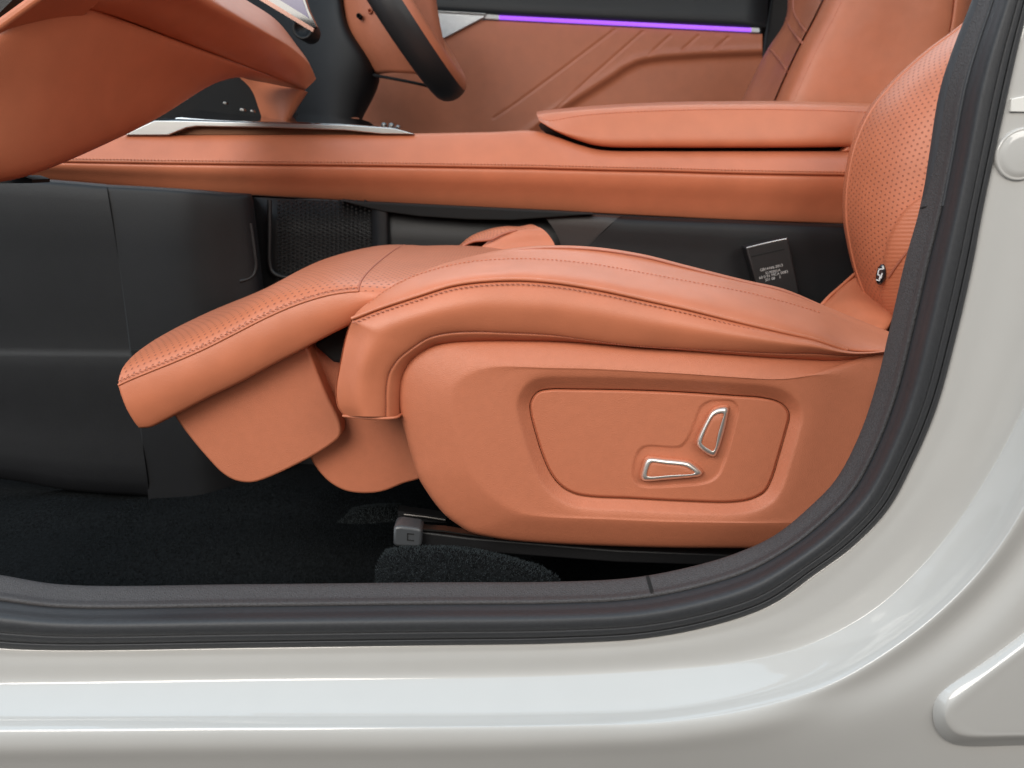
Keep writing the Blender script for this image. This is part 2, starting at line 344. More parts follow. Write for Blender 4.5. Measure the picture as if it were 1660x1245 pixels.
seal = loft('weather_seal', [RR(ST_R0, ST_RS, 0.34, -0.115), RR(ST_R0, ST_RS, 0.36, -0.1215), RR(ST_R0, ST_RS, 0.41, -0.127), RR(ST_R0, ST_RS, 0.455, -0.1310), RR(ST_R0, ST_RS, 0.485, -0.1350), RR(ST_R0, ST_RS, 0.54, -0.1425), RR(ST_R0, ST_RS, 0.62, -0.1475), RR(ST_R0, ST_RS, 0.72, -0.149), RR(ST_R0, ST_RS, 0.79, -0.1480), RR(ST_R0, ST_RS, 0.80, -0.1468), RR(ST_R0, ST_RS, 0.815, -0.1477), RR(ST_R0, ST_RS, 0.90, -0.1465), RR(ST_R0, ST_RS, 0.915, -0.1435), RR(ST_R0, ST_RS, 0.93, -0.1460), RR(ST_R0, ST_RS, 1.005, -0.1440), RR(ST_R0, ST_RS, 1.01, -0.137), RR(ST_R0, ST_RS, 0.97, -0.128)],
            M_rubber, None, nu=6, nv=3)
tag(seal, 'dark grey rubber weather seal running round the edge of the doorway', 'door seal')

# ================================================================== floor and footwell
ZF = P(300, 805, 0.40)[2]
nx, ny = 150, 90
xs = np.linspace(-1.5, 1.1, nx); ys = np.linspace(-0.115, 0.56, ny)
def floor_h(x, y):
    h = 0.0
    h += 0.016*math.exp(-((y-0.015-0.02*x)/0.012)**2)*(1/(1+math.exp(-(x+0.42)*40)))*(1/(1+math.exp((x+0.05)*30)))
    h += 0.020*(1/(1+math.exp(-(y-0.19)/0.012)))*(1/(1+math.exp(-(x+0.52)*30)))
    h += 0.018*(1/(1+math.exp(-(y-0.33)/0.012)))
    h += 0.003*math.sin(x*19+y*7)+0.002*math.sin(x*43-y*31)
    return h
G = np.array([[(x, y, ZF+floor_h(x, y)-0.02) for x in xs] for y in ys])
fl = grid_mesh('carpet_floor', G, M_carpet); tag(fl, kind='structure')
# carpet mounds round the seat mount, with pile
def pile(name, pts, nrm, n, length, mat_, parent=None):
    V = []; F = []
    for i in range(len(pts)):
        p = pts[i]; d = nrm[i]+np.random.normal(0, 0.45, 3); d /= np.linalg.norm(d); s = np.cross(d, np.random.normal(0, 1, 3)); s /= np.linalg.norm(s)+1e-9
        k = len(V); L = length*np.random.uniform(0.6, 1.3); wd = 0.00055
        V += [p-s*wd, p+s*wd, p+d*L+s*wd*0.4]; F.append((k, k+1, k+2))
    return mesh(name, V, F, mat_, parent, smooth=False, kind='stuff')
def mound(name, label, rings, n, seed):
    t = thing(name, P(rings[0][0][0], rings[0][0][1], rings[0][0][2]), label, 'carpet')
    W = [crom(PP(r), 6) for r in rings]; G = crom(np.array(W), 6); grid_mesh('backing', G, M_carpet, t)
    rng = np.random.RandomState(seed); R, S = G.shape[:2]; pts = []; nr = []
    A = np.linalg.norm(np.cross(G[1:, :-1]-G[:-1, :-1], G[:-1, 1:]-G[:-1, :-1]), axis=2).ravel(); A /= A.sum()
    for q in rng.choice(len(A), n, p=A):
        r, s = divmod(q, S-1); a, b = rng.rand(2)
        p = G[r, s]+(G[r+1, s]-G[r, s])*a+(G[r, s+1]-G[r, s])*b
        nn = np.cross(G[r+1, s]-G[r, s], G[r, s+1]-G[r, s]); nn /= np.linalg.norm(nn)+1e-9
        if np.dot(nn, CAM-p) < 0: nn = -nn
        pts.append(p); nr.append(nn)
    pile('pile', pts, nr, n, 0.0026, M_fibre, t)
    return t
rng = np.random.RandomState(7); fp = []; fn = []
for _ in range(26000):
    x = rng.uniform(-0.62, 0.02); y = rng.uniform(-0.11, 0.40); fp.append(np.array([x, y, ZF+floor_h(x, y)-0.02])); fn.append(np.array([0, 0, 1.0]))
pile('carpet_pile', fp, fn, 0, 0.0030, M_fibre_dark, fl)
mound('carpet_mound', 'black carpet hump under the front end of the seat rail', [
    [(600, 980, -0.045), (640, 985, -0.05), (760, 985, -0.05), (850, 985, -0.045), (930, 990, -0.03)],
    [(607, 935, -0.030), (640, 935, -0.040), (760, 935, -0.040), (840, 940, -0.035), (920, 958, -0.02)],
    [(613, 910, -0.010), (640, 904, -0.022), (750, 904, -0.022), (820, 911, -0.018), (905, 937, -0.01)],
    [(624, 894, 0.02), (650, 889, 0.00), (745, 890, 0.000), (800, 898, 0.00), (880, 920, 0.01)],
    [(636, 891, 0.04), (660, 887, 0.03), (745, 888, 0.03), (795, 897, 0.03), (870, 916, 0.03)]], 9000, 1)
mound('carpet_mound', 'small carpet hump on the floor behind the seat rail cap', [
    [(545, 848, 0.15), (580, 850, 0.14), (640, 846, 0.14), (685, 846, 0.15)],
    [(560, 836, 0.17), (585, 832, 0.16), (640, 830, 0.16), (674, 832, 0.17)],
    [(568, 827, 0.20), (590, 822, 0.19), (640, 819, 0.19), (668, 823, 0.20)],
    [(575, 824, 0.24), (600, 820, 0.24), (640, 818, 0.24), (664, 822, 0.24)]], 3500, 2)

foot = thing('footwell_lining', (-0.35, 0.42, ZF), 'black plastic panels lining the footwell tunnel below the console', 'interior panel')
def cols(name, cl, mat_, parent, **kw): return loft(name, cl, mat_, parent, **kw)
loft('side_panel', [[(-420, 284, 0.53), (0, 290, 0.53), (90, 295, 0.53), (173, 302, 0.53)], [(-420, 284, 0.408), (0, 290, 0.408), (90, 295, 0.408), (173, 302, 0.408)], [(-420, 292, 0.402), (0, 298, 0.402), (90, 303, 0.402), (174, 310, 0.402)], [(-420, 420, 0.400), (0, 420, 0.400), (90, 420, 0.400), (192, 420, 0.400)],
     [(-420, 562, 0.3985), (0, 562, 0.3985), (100, 563, 0.3985), (210, 564, 0.3985)], [(-420, 569, 0.3975), (0, 569, 0.3975), (100, 570, 0.3975), (211, 571, 0.3975)],
     [(-420, 578, 0.3950), (0, 578, 0.3950), (100, 579, 0.3950), (213, 580, 0.3950)], [(-420, 680, 0.3935), (0, 680, 0.3935), (110, 685, 0.3935), (227, 690, 0.3935)],
     [(-420, 752, 0.392), (0, 772, 0.392), (110, 790, 0.392), (242, 799, 0.392)], [(-420, 754, 0.43), (0, 774, 0.43), (110, 792, 0.43), (242, 801, 0.43)]], M_dgrey, foot, nu=5, nv=4, label='charcoal kick panel with a horizontal crease')
loft('side_panel', [[(172, 303, 0.53), (172, 303, 0.408), (173, 312, 0.404), (192, 420, 0.400), (212, 566, 0.396), (228, 690, 0.393), (243, 830, 0.390)], [(232, 306, 0.53), (232, 306, 0.404), (235, 316, 0.400), (246, 420, 0.396), (262, 566, 0.392), (270, 690, 0.390), (280, 830, 0.388)],
      [(296, 310, 0.53), (296, 310, 0.400), (298, 320, 0.396), (305, 420, 0.393), (315, 566, 0.390), (320, 690, 0.388), (330, 830, 0.386)], [(328, 312, 0.53), (328, 312, 0.406), (330, 322, 0.402), (336, 420, 0.400), (345, 566, 0.398), (350, 690, 0.396), (360, 830, 0.394)],
      [(367, 315, 0.53), (367, 315, 0.424), (370, 325, 0.420), (376, 420, 0.418), (384, 566, 0.416), (390, 690, 0.414), (400, 830, 0.412)], [(405, 317, 0.53), (405, 317, 0.450), (407, 327, 0.448), (424, 470, 0.446), (436, 566, 0.444), (445, 690, 0.442), (455, 830, 0.440)],
      [(407, 317, 0.53), (407, 317, 0.50), (410, 327, 0.50), (426, 470, 0.50), (438, 566, 0.50), (447, 690, 0.50), (457, 830, 0.50)]], M_dgrey, foot, nu=5, nv=4)
tube('pull_slot', crom(PP([(362, 364, 0.4165), (372, 360.5, 0.4215), (390, 358, 0.433), (407, 356.5, 0.447)]), 5), 0.0035, M_gap, foot)
tube('slot_rim', crom(PP([(406, 362, 0.441), (409, 380, 0.441), (413, 410, 0.441), (415, 432, 0.441), (411, 445, 0.438), (402, 452, 0.432), (388, 456, 0.424)]), 6), 0.0035, M_black, foot)
prism('panel_joint', [(212, 568), (262, 567), (262, 571), (213, 572)], 0.3905, 0.42, M_gap, foot)
# back wall of the tunnel with speaker style mesh, ridges
loft('tunnel_wall', [[(395, 319, 0.505), (640, 331, 0.505), (900, 344, 0.515), (1450, 368, 0.515)], [(395, 560, 0.495), (640, 560, 0.495), (900, 560, 0.505), (1450, 560, 0.505)], [(395, 850, 0.49), (640, 850, 0.49), (900, 850, 0.50), (1450, 850, 0.50)]], M_black, foot, nu=4, nv=4, solid=0.02)
tube('mesh_frame', crom(PP([(437, 324, 0.492), (437, 380, 0.490), (437, 425, 0.489), (441, 440, 0.489), (455, 448, 0.489), (520, 450, 0.489), (600, 452, 0.489)]), 6), 0.004, M_black, foot)
loft('tunnel_ridge', [[(600, 330, 0.50), (606, 460, 0.495)], [(612, 331, 0.490), (616, 460, 0.488)], [(626, 332, 0.490), (628, 460, 0.488)], [(631, 333, 0.50), (634, 460, 0.495)]], M_dgrey, foot, nu=4, nv=4)
V = []; F = []
for i in range(22):
    for j in range(22):
        px = 452+i*7.0; py = 326+j*6.2+(3.1 if i % 2 else 0)
        if px > 560 and py > 470-(px-560)*1.15: continue
        c = P(px, py, 0.4965); a = 0.0032; b = 0.0026; kk = len(V)
        V += [c+(-a, 0, 0), c+(0, 0, -b), c+(a, 0, 0), c+(0, 0, b), c+(-a*.45, -0.0025, 0), c+(0, -0.0025, -b*.45), c+(a*.45, -0.0025, 0), c+(0, -0.0025, b*.45)]
        F += [(kk, kk+1, kk+5, kk+4), (kk+1, kk+2, kk+6, kk+5), (kk+2, kk+3, kk+7, kk+6), (kk+3, kk, kk+4, kk+7), (kk+4, kk+5, kk+6, kk+7)]
mesh('mesh_bumps', V, F, M_black, foot, smooth=False, kind='stuff')
prism('under_beam', [(548, 324), (575, 327.5), (700, 333.5), (800, 338.5), (900, 343.5), (965, 347), (900, 352), (830, 357), (760, 356), (680, 351), (620, 343), (575, 332)], 0.486, 0.53, M_gap, foot, bevel=0.004)
loft('console_side', [[(1003, 350, 0.512), (1120, 355, 0.512), (1300, 362, 0.512), (1480, 369, 0.512)], [(998, 357, 0.494), (1120, 362, 0.494), (1300, 369, 0.494), (1480, 376, 0.494)], [(955, 398, 0.492), (1100, 410, 0.492), (1300, 430, 0.492), (1480, 430, 0.492)], [(900, 455, 0.49), (1080, 500, 0.49), (1300, 560, 0.49), (1480, 560, 0.49)], [(900, 455, 0.51), (1080, 500, 0.51), (1300, 560, 0.51), (1480, 560, 0.51)]], M_dgrey, foot, nu=5, nv=4, label='charcoal panel beside the belt buckle')
loft('console_side', [[(862, 344, 0.515), (930, 346, 0.515), (1010, 350, 0.515)], [(880, 350, 0.500), (940, 352, 0.498), (1001, 354, 0.498)], [(905, 385, 0.499), (930, 390, 0.498), (958, 397, 0.498)], [(915, 430, 0.50), (925, 440, 0.50), (935, 450, 0.50)]], mat('brown_black_plastic', (0.030, 0.025, 0.024), 0.5, grain=0.3), foot, nu=4, nv=4)

# ================================================================== centre console
con = thing('center_console', (0.1, 0.55, 0.60), 'tan leather centre console with padded armrest between the seats', 'console')
YC = 0.50
top = [(-40, 224), (120, 221), (209, 219), (270, 219.5), (560, 218.5), (670, 217.5), (798, 215), (866, 213), (900, 222), (941, 236), (975, 244), (1076, 246), (1177, 246), (1400, 246), (1540, 246)]
sti = [(-40, 254), (115, 258), (209, 259.5), (270, 260.5), (560, 263.5), (670, 265), (798, 267), (866, 268), (900, 269), (941, 270), (975, 271), (1076, 273), (1177, 276), (1370, 279.5), (1540, 283)]
cre = [(p[0], p[1]+6) for p in sti]
bot = [(-40, 286), (115, 295), (209, 303), (270, 308), (560, 325), (670, 331), (798, 337), (866, 340), (900, 341.5), (941, 344), (975, 346), (1076, 351), (1177, 356), (1370, 363), (1540, 370)]
loft('upper_pad', [ring(top, 0.80), ring(top, 0.60), ring([(p[0], p[1]-0.5) for p in top], 0.535), ring([(p[0], p[1]+2.5) for p in top], 0.526), mixr(top, sti, 0.35, 0.513), mixr(top, sti, 0.8, 0.500), ring(sti, 0.4955), mixr(sti, cre, 0.6, 0.4955), ring(cre, 0.501)], M_leather2, con, nu=5, nv=4)
loft('side_face', [ring(cre, 0.501), mixr(cre, bot, 0.04, 0.497), mixr(cre, bot, 0.25, 0.4985), mixr(cre, bot, 0.6, 0.511), mixr(cre, bot, 0.95, 0.524), ring(bot, 0.528), ring([(p[0], p[1]-2) for p in bot], 0.57)], M_leather, con, nu=5, nv=4)
stc = crom(PP(ring([(p[0], p[1]-1.0) for p in sti], 0.4950)), 8)
stitches('stitching', stc, 0.0052, 0.0038, 0.0009, M_thread, con, off=(0, -0.0010, 0))
# armrest lid
arT = [(870, 186), (884, 184), (930, 179), (975, 175.5), (1076, 170.5), (1177, 169), (1278, 169), (1400, 172.5), (1500, 178)]
arS = [(872, 190), (889, 195), (935, 188), (980, 183.5), (1076, 179), (1177, 177), (1278, 177.5), (1396, 181), (1496, 188)]
arB = [(874, 197), (901, 213), (941, 229), (975, 237), (1076, 239), (1177, 239.2), (1278, 239), (1363, 238), (1460, 238)]
arm = loft('armrest', [ring(arT, 0.77), ring([(p[0], p[1]-5) for p in arT], 0.66), ring([(p[0], p[1]-0.5) for p in arT], 0.57), ring(arT, 0.548), mixr(arT, arS, 0.55, 0.539), ring(arS, 0.535), mixr(arS, arB, 0.05, 0.5335), mixr(arS, arB, 0.5, 0.5235), mixr(arS, arB, 0.85, 0.5195), mixr(arS, arB, 0.96, 0.523), ring(arB, 0.532), ring([(p[0], p[1]-1) for p in arB], 0.60)], M_leather2, con, nu=5, nv=4)
stitches('stitching', crom(PP(ring(arS, 0.5342)), 8), 0.0055, 0.0038, 0.0006, M_thread, arm)
prism('lid_gap', [(880, 195), (884, 203), (903, 217), (941, 233.5), (975, 242), (1076, 244), (1200, 244), (1365, 243), (1384, 223), (1400, 195), (1420, 190), (1420, 180), (900, 190)], 0.5485, 0.75, M_gap, con)
prism('lid_end', [(1366, 246), (1388, 222), (1402, 190), (1460, 185), (1460, 250)], 0.528, 0.75, M_leather, con, bevel=0.004)
# silver tray trim, gloss top and switches
prism('silver_trim', [(200, 219), (250, 195.5), (300, 196), (420, 199), (560, 202.5), (640, 208), (672, 217.5), (620, 217), (560, 211), (440, 206.5), (318, 204.5), (302, 207), (272, 219)], 0.520, 0.545, M_silver, con, bevel=0.0012)
prism('trim_shadow', [(285, 216), (320, 205), (440, 207), (560, 211), (628, 217), (560, 218), (285, 218)], 0.536, 0.56, mat('trim_shadow_brown', (0.16, 0.07, 0.035), 0.35, metal=0.6), con)  # shade under the silver trim, built in as a brown strip
loft('gloss_top', [[(250, 196, 0.535), (408, 200, 0.535), (560, 204, 0.535), (640, 209, 0.535)], [(330, 170, 0.68), (412, 184, 0.68), (520, 189, 0.68), (645, 202, 0.68)], [(345, 150, 0.78), (414, 176, 0.78), (520, 186, 0.78), (640, 200, 0.78)]], M_gloss, con, nu=6, nv=4, solid=0.006)
for (x, y, r) in ((622, 203, 0.0045), (634, 204, 0.005), (645, 206.5, 0.004)):
    c = P(x, y, 0.60); disc('switch_knob', c, [(r, c[1]+0.01), (r, c[1]), (r*0.8, c[1]-0.002), (0.0001, c[1]-0.003)], M_metal, con, seg=20)
box('console_core', (P(60, 250, 0.55)[0], 0.56, P(600, 335, 0.56)[2]+0.012), (0.95, 0.76, P(600, 218, 0.56)[2]-0.016), M_black, con)

# ================================================================== dashboard
dash = thing('dashboard', (-0.5, 0.3, 0.85), 'tan leather dashboard with rolled upper pad above the glovebox', 'dashboard')
U2 = [(40, -45, 0.05), (111, 0, 0.08), (202, 32, 0.16), (304, 71, 0.27), (405, 110, 0.41), (460, 132, 0.51), (493, 147, 0.58)]
U1 = [(150, -60, 0.09), (215, -25, 0.11), (290, 10, 0.185), (375, 52, 0.29), (450, 90, 0.42), (488, 113, 0.52), (503, 138, 0.59)]
U0 = [(260, -80, 0.21), (310, -40, 0.22), (370, 8, 0.27), (430, 48, 0.36), (475, 77, 0.47), (500, 104, 0.555), (509, 127, 0.61)]
U9 = [(280, -100, 0.5), (330, -60, 0.5), (385, -10, 0.52), (445, 30, 0.56), (480, 72, 0.62), (502, 104, 0.67), (509, 127, 0.69)]
loft('upper_pad', [U9, U0, mixr(U0, U1, 0.5, 0) and [((a[0]+b[0])/2+6, (a[1]+b[1])/2-4, min(a[2], b[2])+0.025) for a, b in zip(U0, U1)], U1, [(a[0]*.35+b[0]*.65, a[1]*.35+b[1]*.65, a[2]*.35+b[2]*.65-0.006) for a, b in zip(U1, U2)], [(p[0]+1, p[1]-1.5, p[2]+0.000) for p in U2], [(p[0], p[1]+1, p[2]+0.02) for p in U2]], M_leather2, dash, nu=6, nv=5)
U2 = [(-160, 162, 0.0), (-60, 88, 0.01), (10, 37, 0.03), (70, -6, 0.055)]+U2[1:]
L2 = [(-180, 300, 0.02), (-100, 297, 0.03), (-40, 293, 0.045), (20, 284, 0.07), (67, 271, 0.10), (160, 234, 0.19), (255, 190, 0.30), (340, 139, 0.41), (374, 122, 0.50), (400, 128, 0.58)]
L1 = [((a[0]+b[0])/2, (a[1]+b[1])/2, (a[2]+b[2])/2-0.004) for a, b in zip(U2, L2)]
loft('lower_panel', [[(p[0]+1, p[1]+1, p[2]+0.012) for p in U2], [(a[0]*.97+b[0]*.03, a[1]*.97+b[1]*.03, a[2]-0.002) for a, b in zip(U2, L2)], L1, L2, [(p[0], p[1]-4, p[2]+0.05) for p in L2]], M_leather, dash, nu=6, nv=6)
loft('pedestal', [[(360, 118, 0.66), (362, 160, 0.71), (366, 200, 0.72)], [(415, 114, 0.60), (402, 160, 0.66), (405, 200, 0.68)], [(455, 128, 0.578), (442, 160, 0.60), (445, 200, 0.61)], [(493, 147, 0.575), (480, 168, 0.585), (464, 200, 0.595)], [(494, 147, 0.70), (481, 168, 0.70), (465, 200, 0.70)]], M_leather, dash, nu=5, nv=4)
prism('hollow_shade', [(225, 200), (360, 105), (440, 120), (470, 200)], 0.64, 0.72, M_gap, dash)  # black block standing in for soft shade in the hollow by the pedestal
for (x, y, s) in ((364, 167, 4), (392, 178, 5), (408, 180, 4)):
    prism('switch', [(x-s, y+s*.3), (x-s*.6, y-s*.7), (x+s*.8, y-s*.4), (x+s, y+s*.7)], 0.60, 0.61, M_metal, dash, bevel=0.0015)
prism('dash_underside', [(-420, 290), (35, 285), (52, 291), (52, 297), (-420, 300)], 0.12, 0.155, M_gap, dash)
prism('end_cap', [(-60, 92), (0, 48), (66, 0), (110, -40), (90, -50), (36, 0), (0, 26), (-60, 66)], 0.02, 0.10, M_leather, dash, bevel=0.003)
prism('side_vent_panel', [(-80, 60), (0, 20), (40, -20), (-80, -80)], 0.05, 0.12, M_black, dash)

# ================================================================== display, column, wheel
scr = thing('display_screen', P(450, 20, 0.66), 'thin black centre display standing edge on above the dashboard', 'screen')
prism('bezel', [(396, -22), (508, 47), (513, 43), (500, 15), (486, -30), (420, -60)], 0.66, 0.672, M_gloss, scr, bevel=0.001)
prism('picture', [(418, -22), (494, 25), (501, 30), (480, -28), (430, -40)], 0.6585, 0.6605, M_screen, scr)
prism('lower_edge', [(398, -14), (507, 52), (509, 46), (400, -21)], 0.655, 0.66, mat('bezel_bronze', (0.20, 0.12, 0.10), 0.25, metal=0.9), scr)
prism('stand_bar', [(396, 19), (445, 47), (440, 55), (396, 30)], 0.70, 0.72, M_metal, scr, bevel=0.002)

col = thing('steering_column', P(540, 120, 1.0), 'dark grey steering column shroud and knee panel behind the wheel', 'column')
loft('knee_panel', [[(380, -40, 1.15), (400, 40, 1.10), (440, 110, 1.08), (462, 195, 1.08)], [(450, -40, 1.06), (470, 40, 1.02), (490, 110, 1.00), (505, 200, 1.00)], [(510, -40, 1.00), (530, 40, 0.97), (545, 110, 0.96), (545, 200, 0.97)], [(546, -40, 0.985), (557, 40, 0.965), (585, 100, 0.96), (575, 190, 0.98)], [(552, -40, 1.02), (566, 40, 1.0), (612, 118, 1.0), (585, 195, 1.02)], [(552, -40, 1.1), (566, 40, 1.1), (612, 118, 1.1), (585, 195, 1.1)]], M_dgrey, col, nu=6, nv=5)
c = P(490, 46, 0.72); disc('round_knob', c, [(0.018, 0.78), (0.018, 0.722), (0.0165, 0.72), (0.012, 0.722), (0.0115, 0.726), (0.0001, 0.727)], M_black, col)
loft('column_cover', [[(543, -50, 1.02), (556, 40, 1.0), (578, 80, 0.99), (609, 121, 0.99)], [(575, -50, 0.95), (590, 30, 0.94), (612, 75, 0.94), (640, 118, 0.95)], [(640, -50, 0.93), (650, 30, 0.93), (668, 75, 0.94), (690, 122, 0.96)], [(700, -50, 0.98), (712, 30, 0.98), (722, 80, 0.99), (735, 130, 1.0)]], M_tanplastic, col, nu=6, nv=5, solid=0.01)
for (x, y) in ((581, 25), (599, 17)):
    c = P(x, y, 0.925); disc('bolt_hole', c, [(0.0050, 0.955), (0.0050, 0.928), (0.0035, 0.926), (0.0030, 0.935), (0.0001, 0.936)], M_gap if x < 590 else M_tanplastic, col, seg=20)
tube('cover_seam', crom(PP([(606, 122, 0.975), (640, 128, 0.95), (670, 134, 0.95), (700, 141, 0.97)]), 6), 0.003, M_gap, col)

whl = thing('steering_wheel', P(700, 0, 1.05), 'black and tan leather steering wheel seen side on', 'steering wheel')
rake = math.radians(33); yaw = math.radians(2)
bottom = P(735, 148, 1.03)
R = 0.185
ax = np.array([math.cos(rake)*math.cos(yaw), -math.sin(yaw), math.sin(rake)])
dn = np.array([math.sin(rake), 0, -math.cos(rake)]); dn -= ax*np.dot(ax, dn); dn /= np.linalg.norm(dn)
sd = np.cross(ax, dn); cen = bottom-dn*R
def rim(a0, a1, mname, m, na=96):
    G = []
    for a in np.linspace(a0, a1, 15):
        rowp = []
        for t in np.linspace(0, 2*math.pi, na, endpoint=False):
            rad = math.cos(t)*dn+math.sin(t)*sd
            rr = R-0.012*max(0, math.cos(t))**6
            rowp.append(cen+rad*(rr+0.028*math.cos(a))+ax*0.036*math.sin(a))
        G.append(rowp)
    return grid_mesh(mname, np.array(G), m, whl, closed_u=True, face=None)
rim(math.radians(-215), math.radians(35), 'rim', mat('wheel_black_leather', (0.020, 0.019, 0.020), 0.45, grain=0.2, gscale=600))
rim(math.radians(35), math.radians(145), 'rim_face', M_leather)
for s in (-1, 1):
    Q = [cen+sd*s*R*f+ax*(-0.03+0.03*f) for f in np.linspace(0, 0.97, 6)]
    tube('spoke', crom(np.array(Q), 4), 0.016, M_black, whl)
tube('hub', crom(np.array([cen-ax*0.09, cen-ax*0.05, cen+ax*0.0, cen+ax*0.02]), 4), 0.055, M_leather, whl, seg=24)

# ================================================================== driver door
door = thing('driver_door', P(900, 230, 1.40), 'far door with tan quilted card, dark top and purple light strip', 'door')
def seg_d(px, py, L):
    best = 1e9; sg = 1
    for (x0, y0), (x1, y1) in zip(L[:-1], L[1:]):
        dx, dy = x1-x0, y1-y0; t = min(1, max(0, ((px-x0)*dx+(py-y0)*dy)/(dx*dx+dy*dy)))
        d = math.hypot(px-x0-t*dx, py-y0-t*dy)
        if d < best: best = d; sg = 1 if dx*(py-y0)-dy*(px-x0) > 0 else -1
    return best, sg
lines = [[(998, 47), (920, 106), (840, 165), (800, 192)], [(1042, 51), (950, 132), (867, 209)], [(1087, 57), (1052, 89)], [(1132, 58), (1106, 81)], [(1181, 60), (1157, 81)]]
edge = [(840, 232), (864, 212), (907, 179), (992, 125), (1010, 112), (1032, 101), (1052, 96), (1076, 93), (1143, 88.5), (1245, 85)]
gx = np.linspace(520, 1236, 340); gy = np.linspace(0, 1, 120); G = []
def strip_y(x): return 27+(x-809)*0.0498
for t in gy:
    row = []
    for x in gx:
        y0 = strip_y(x)+7; y = y0+(262-y0)*t
        Yv = 1.405
        for L in lines:
            d, s = seg_d(x, y, L); Yv += 0.0034*math.exp(-(d/1.15)**2)
        d, s = seg_d(x, y, edge)
        if s < 0: Yv += 0
        sd_ = d*s
        Yv += 0.013/(1+math.exp(-(sd_-3)/2.5)) - 0.003*math.exp(-((sd_+5)/6)**2)
        row.append(P(x, y, Yv))
    G.append(row)
grid_mesh('door_card', np.array(G), M_leather, door, solid=0.01)
loft('upper_trim', [[(500, -120, 1.43), (800, -110, 1.43), (1010, -100, 1.43), (1250, -90, 1.43)], [(500, -30, 1.405), (800, -20, 1.405), (1010, -12, 1.405), (1246, -5, 1.405)], [(500, 5, 1.398), (809, 21, 1.398), (1010, 31, 1.398), (1242, 42.5, 1.398)], [(500, 10, 1.41), (809, 26, 1.41), (1010, 36, 1.41), (1242, 47, 1.41)]], mat('door_top_leather', (0.013, 0.016, 0.019), 0.5, grain=0.3, gscale=500), door, nu=6, nv=4, solid=0.01)
prism('light_strip', [(809, 25.0), (1218, 45.3), (1218, 50.9), (809, 30.4)], 1.396, 1.41, M_strip, door)
prism('strip_end', [(1218, 44.8), (1231, 45.5), (1231, 52.2), (1218, 51.5)], 1.396, 1.41, M_white, door)
prism('strip_end', [(787, 23), (809, 24.5), (809, 31), (786, 29.8)], 1.396, 1.41, M_white, door)
prism('silver_insert', [(640, 14), (705, 17), (788, 22.5), (785, 28), (726, 59), (700, 70), (640, 80)], 1.392, 1.41, M_mesh, door, bevel=0.002)
tube('insert_edge', PP([(640, 15, 1.391), (705, 18, 1.391), (787, 23, 1.391)]), 0.003, M_silver, door)
pil = thing('far_pillar', P(1250, 100, 1.42), 'narrow dark grey pillar trim between the far door and the driver seat', 'pillar')
prism('pillar_trim', [(1254, -80), (1252, 0), (1243, 60), (1236, 120), (1228, 260), (1330, 260), (1330, -80)], 1.44, 1.50, M_dgrey, pil, bevel=0.006)
prism('door_gap', [(1236, -80), (1233, 60), (1224, 120), (1215, 260), (1260, 260), (1275, -80)], 1.47, 1.52, M_gap, pil)

# ================================================================== driver seat
ds = thing('driver_seat', P(1380, 250, 0.9), 'tan leather driver seat backrest behind the armrest', 'seat')
E0 = [(1283, -110), (1276, -40), (1274, 30), (1242, 83), (1200, 166), (1180, 205), (1150, 262)]
E1 = [(1385, -110), (1351, -40), (1318, 30), (1290, 83), (1253, 166), (1238, 205), (1215, 262)]
E2 = [(p[0]+28, p[1]) for p in E1]; E3 = [(p[0]+62, p[1]) for p in E1]
E5 = [(1560, -110), (1548, -40), (1540, 30), (1530, 83), (1515, 166), (1505, 205), (1500, 262)]
loft('backrest_centre', [ring(E0, 1.10), mixr(E0, E1, 0.10, 1.035), mixr(E0, E1, 0.6, 0.955), ring(E1, 0.86)], M_perf_fine, ds, nu=5, nv=5)
def on_centre(px, py, lift):
    A = crom(np.array(E0, float), 10); B = crom(np.array(E1, float), 10)
    xa = np.interp(py, A[:, 1], A[:, 0]); xb = np.interp(py, B[:, 1], B[:, 0]); t = min(1, max(0, (px-xa)/(xb-xa)))
    return (px, py, float(np.interp(t, [0, 0.1, 0.6, 1], [1.10, 1.035, 0.955, 0.86]))-lift)
for L in ([(1249, 80), (1256, 88), (1264, 98), (1272, 109), (1280, 122)], [(1275, 30), (1279, 42), (1287, 54), (1297, 66), (1306, 76)], [(1286, 0), (1287, 18), (1294, 34), (1304, 48), (1314, 58)]):
    tube('seam', crom(PP([on_centre(p[0], p[1], 0.002) for p in L]), 5), 0.0028, M_thread_d, ds)
loft('side_bolster', [ring(E1, 0.90), ring([(p[0]+3, p[1]) for p in E1], 0.865), ring([(p[0]+14, p[1]) for p in E1], 0.832), ring(E2, 0.812), ring(E3, 0.800), mixr(E3, E5, 0.5, 0.804), ring(E5, 0.815), ring([(p[0]+3, p[1]) for p in E5], 0.83)], M_leather2, ds, nu=5, nv=5)
stitches('stitching', crom(PP(ring([(p[0]+33, p[1]) for p in E1], 0.809)), 8), 0.006, 0.004, 0.0007, M_thread, ds, off=(0, -0.0005, 0))
loft('seat_back', [ring([(p[0]+1, p[1]) for p in E5], 0.83), ring([(p[0]+5, p[1]) for p in E5], 0.816), ring([(p[0]+22, p[1]) for p in E5], 0.83), ring([(p[0]+30, p[1]) for p in E5], 0.90), ring([(p[0]+40, p[1]) for p in E5], 1.20)], M_leather, ds, nu=5, nv=4)
rs = thing('rear_seat', P(1600, 100, 1.1), 'sliver of tan rear seat beyond the driver seat', 'seat')
prism('rear_cushion', [(1520, 14), (1720, 10), (1720, 300), (1500, 300)], 1.10, 1.4, M_leather, rs, bevel=0.01)
prism('rear_backrest', [(1500, 12), (1500, -120), (1760, -120), (1740, 12)], 1.12, 1.4, M_perf_fine, rs, bevel=0.01)

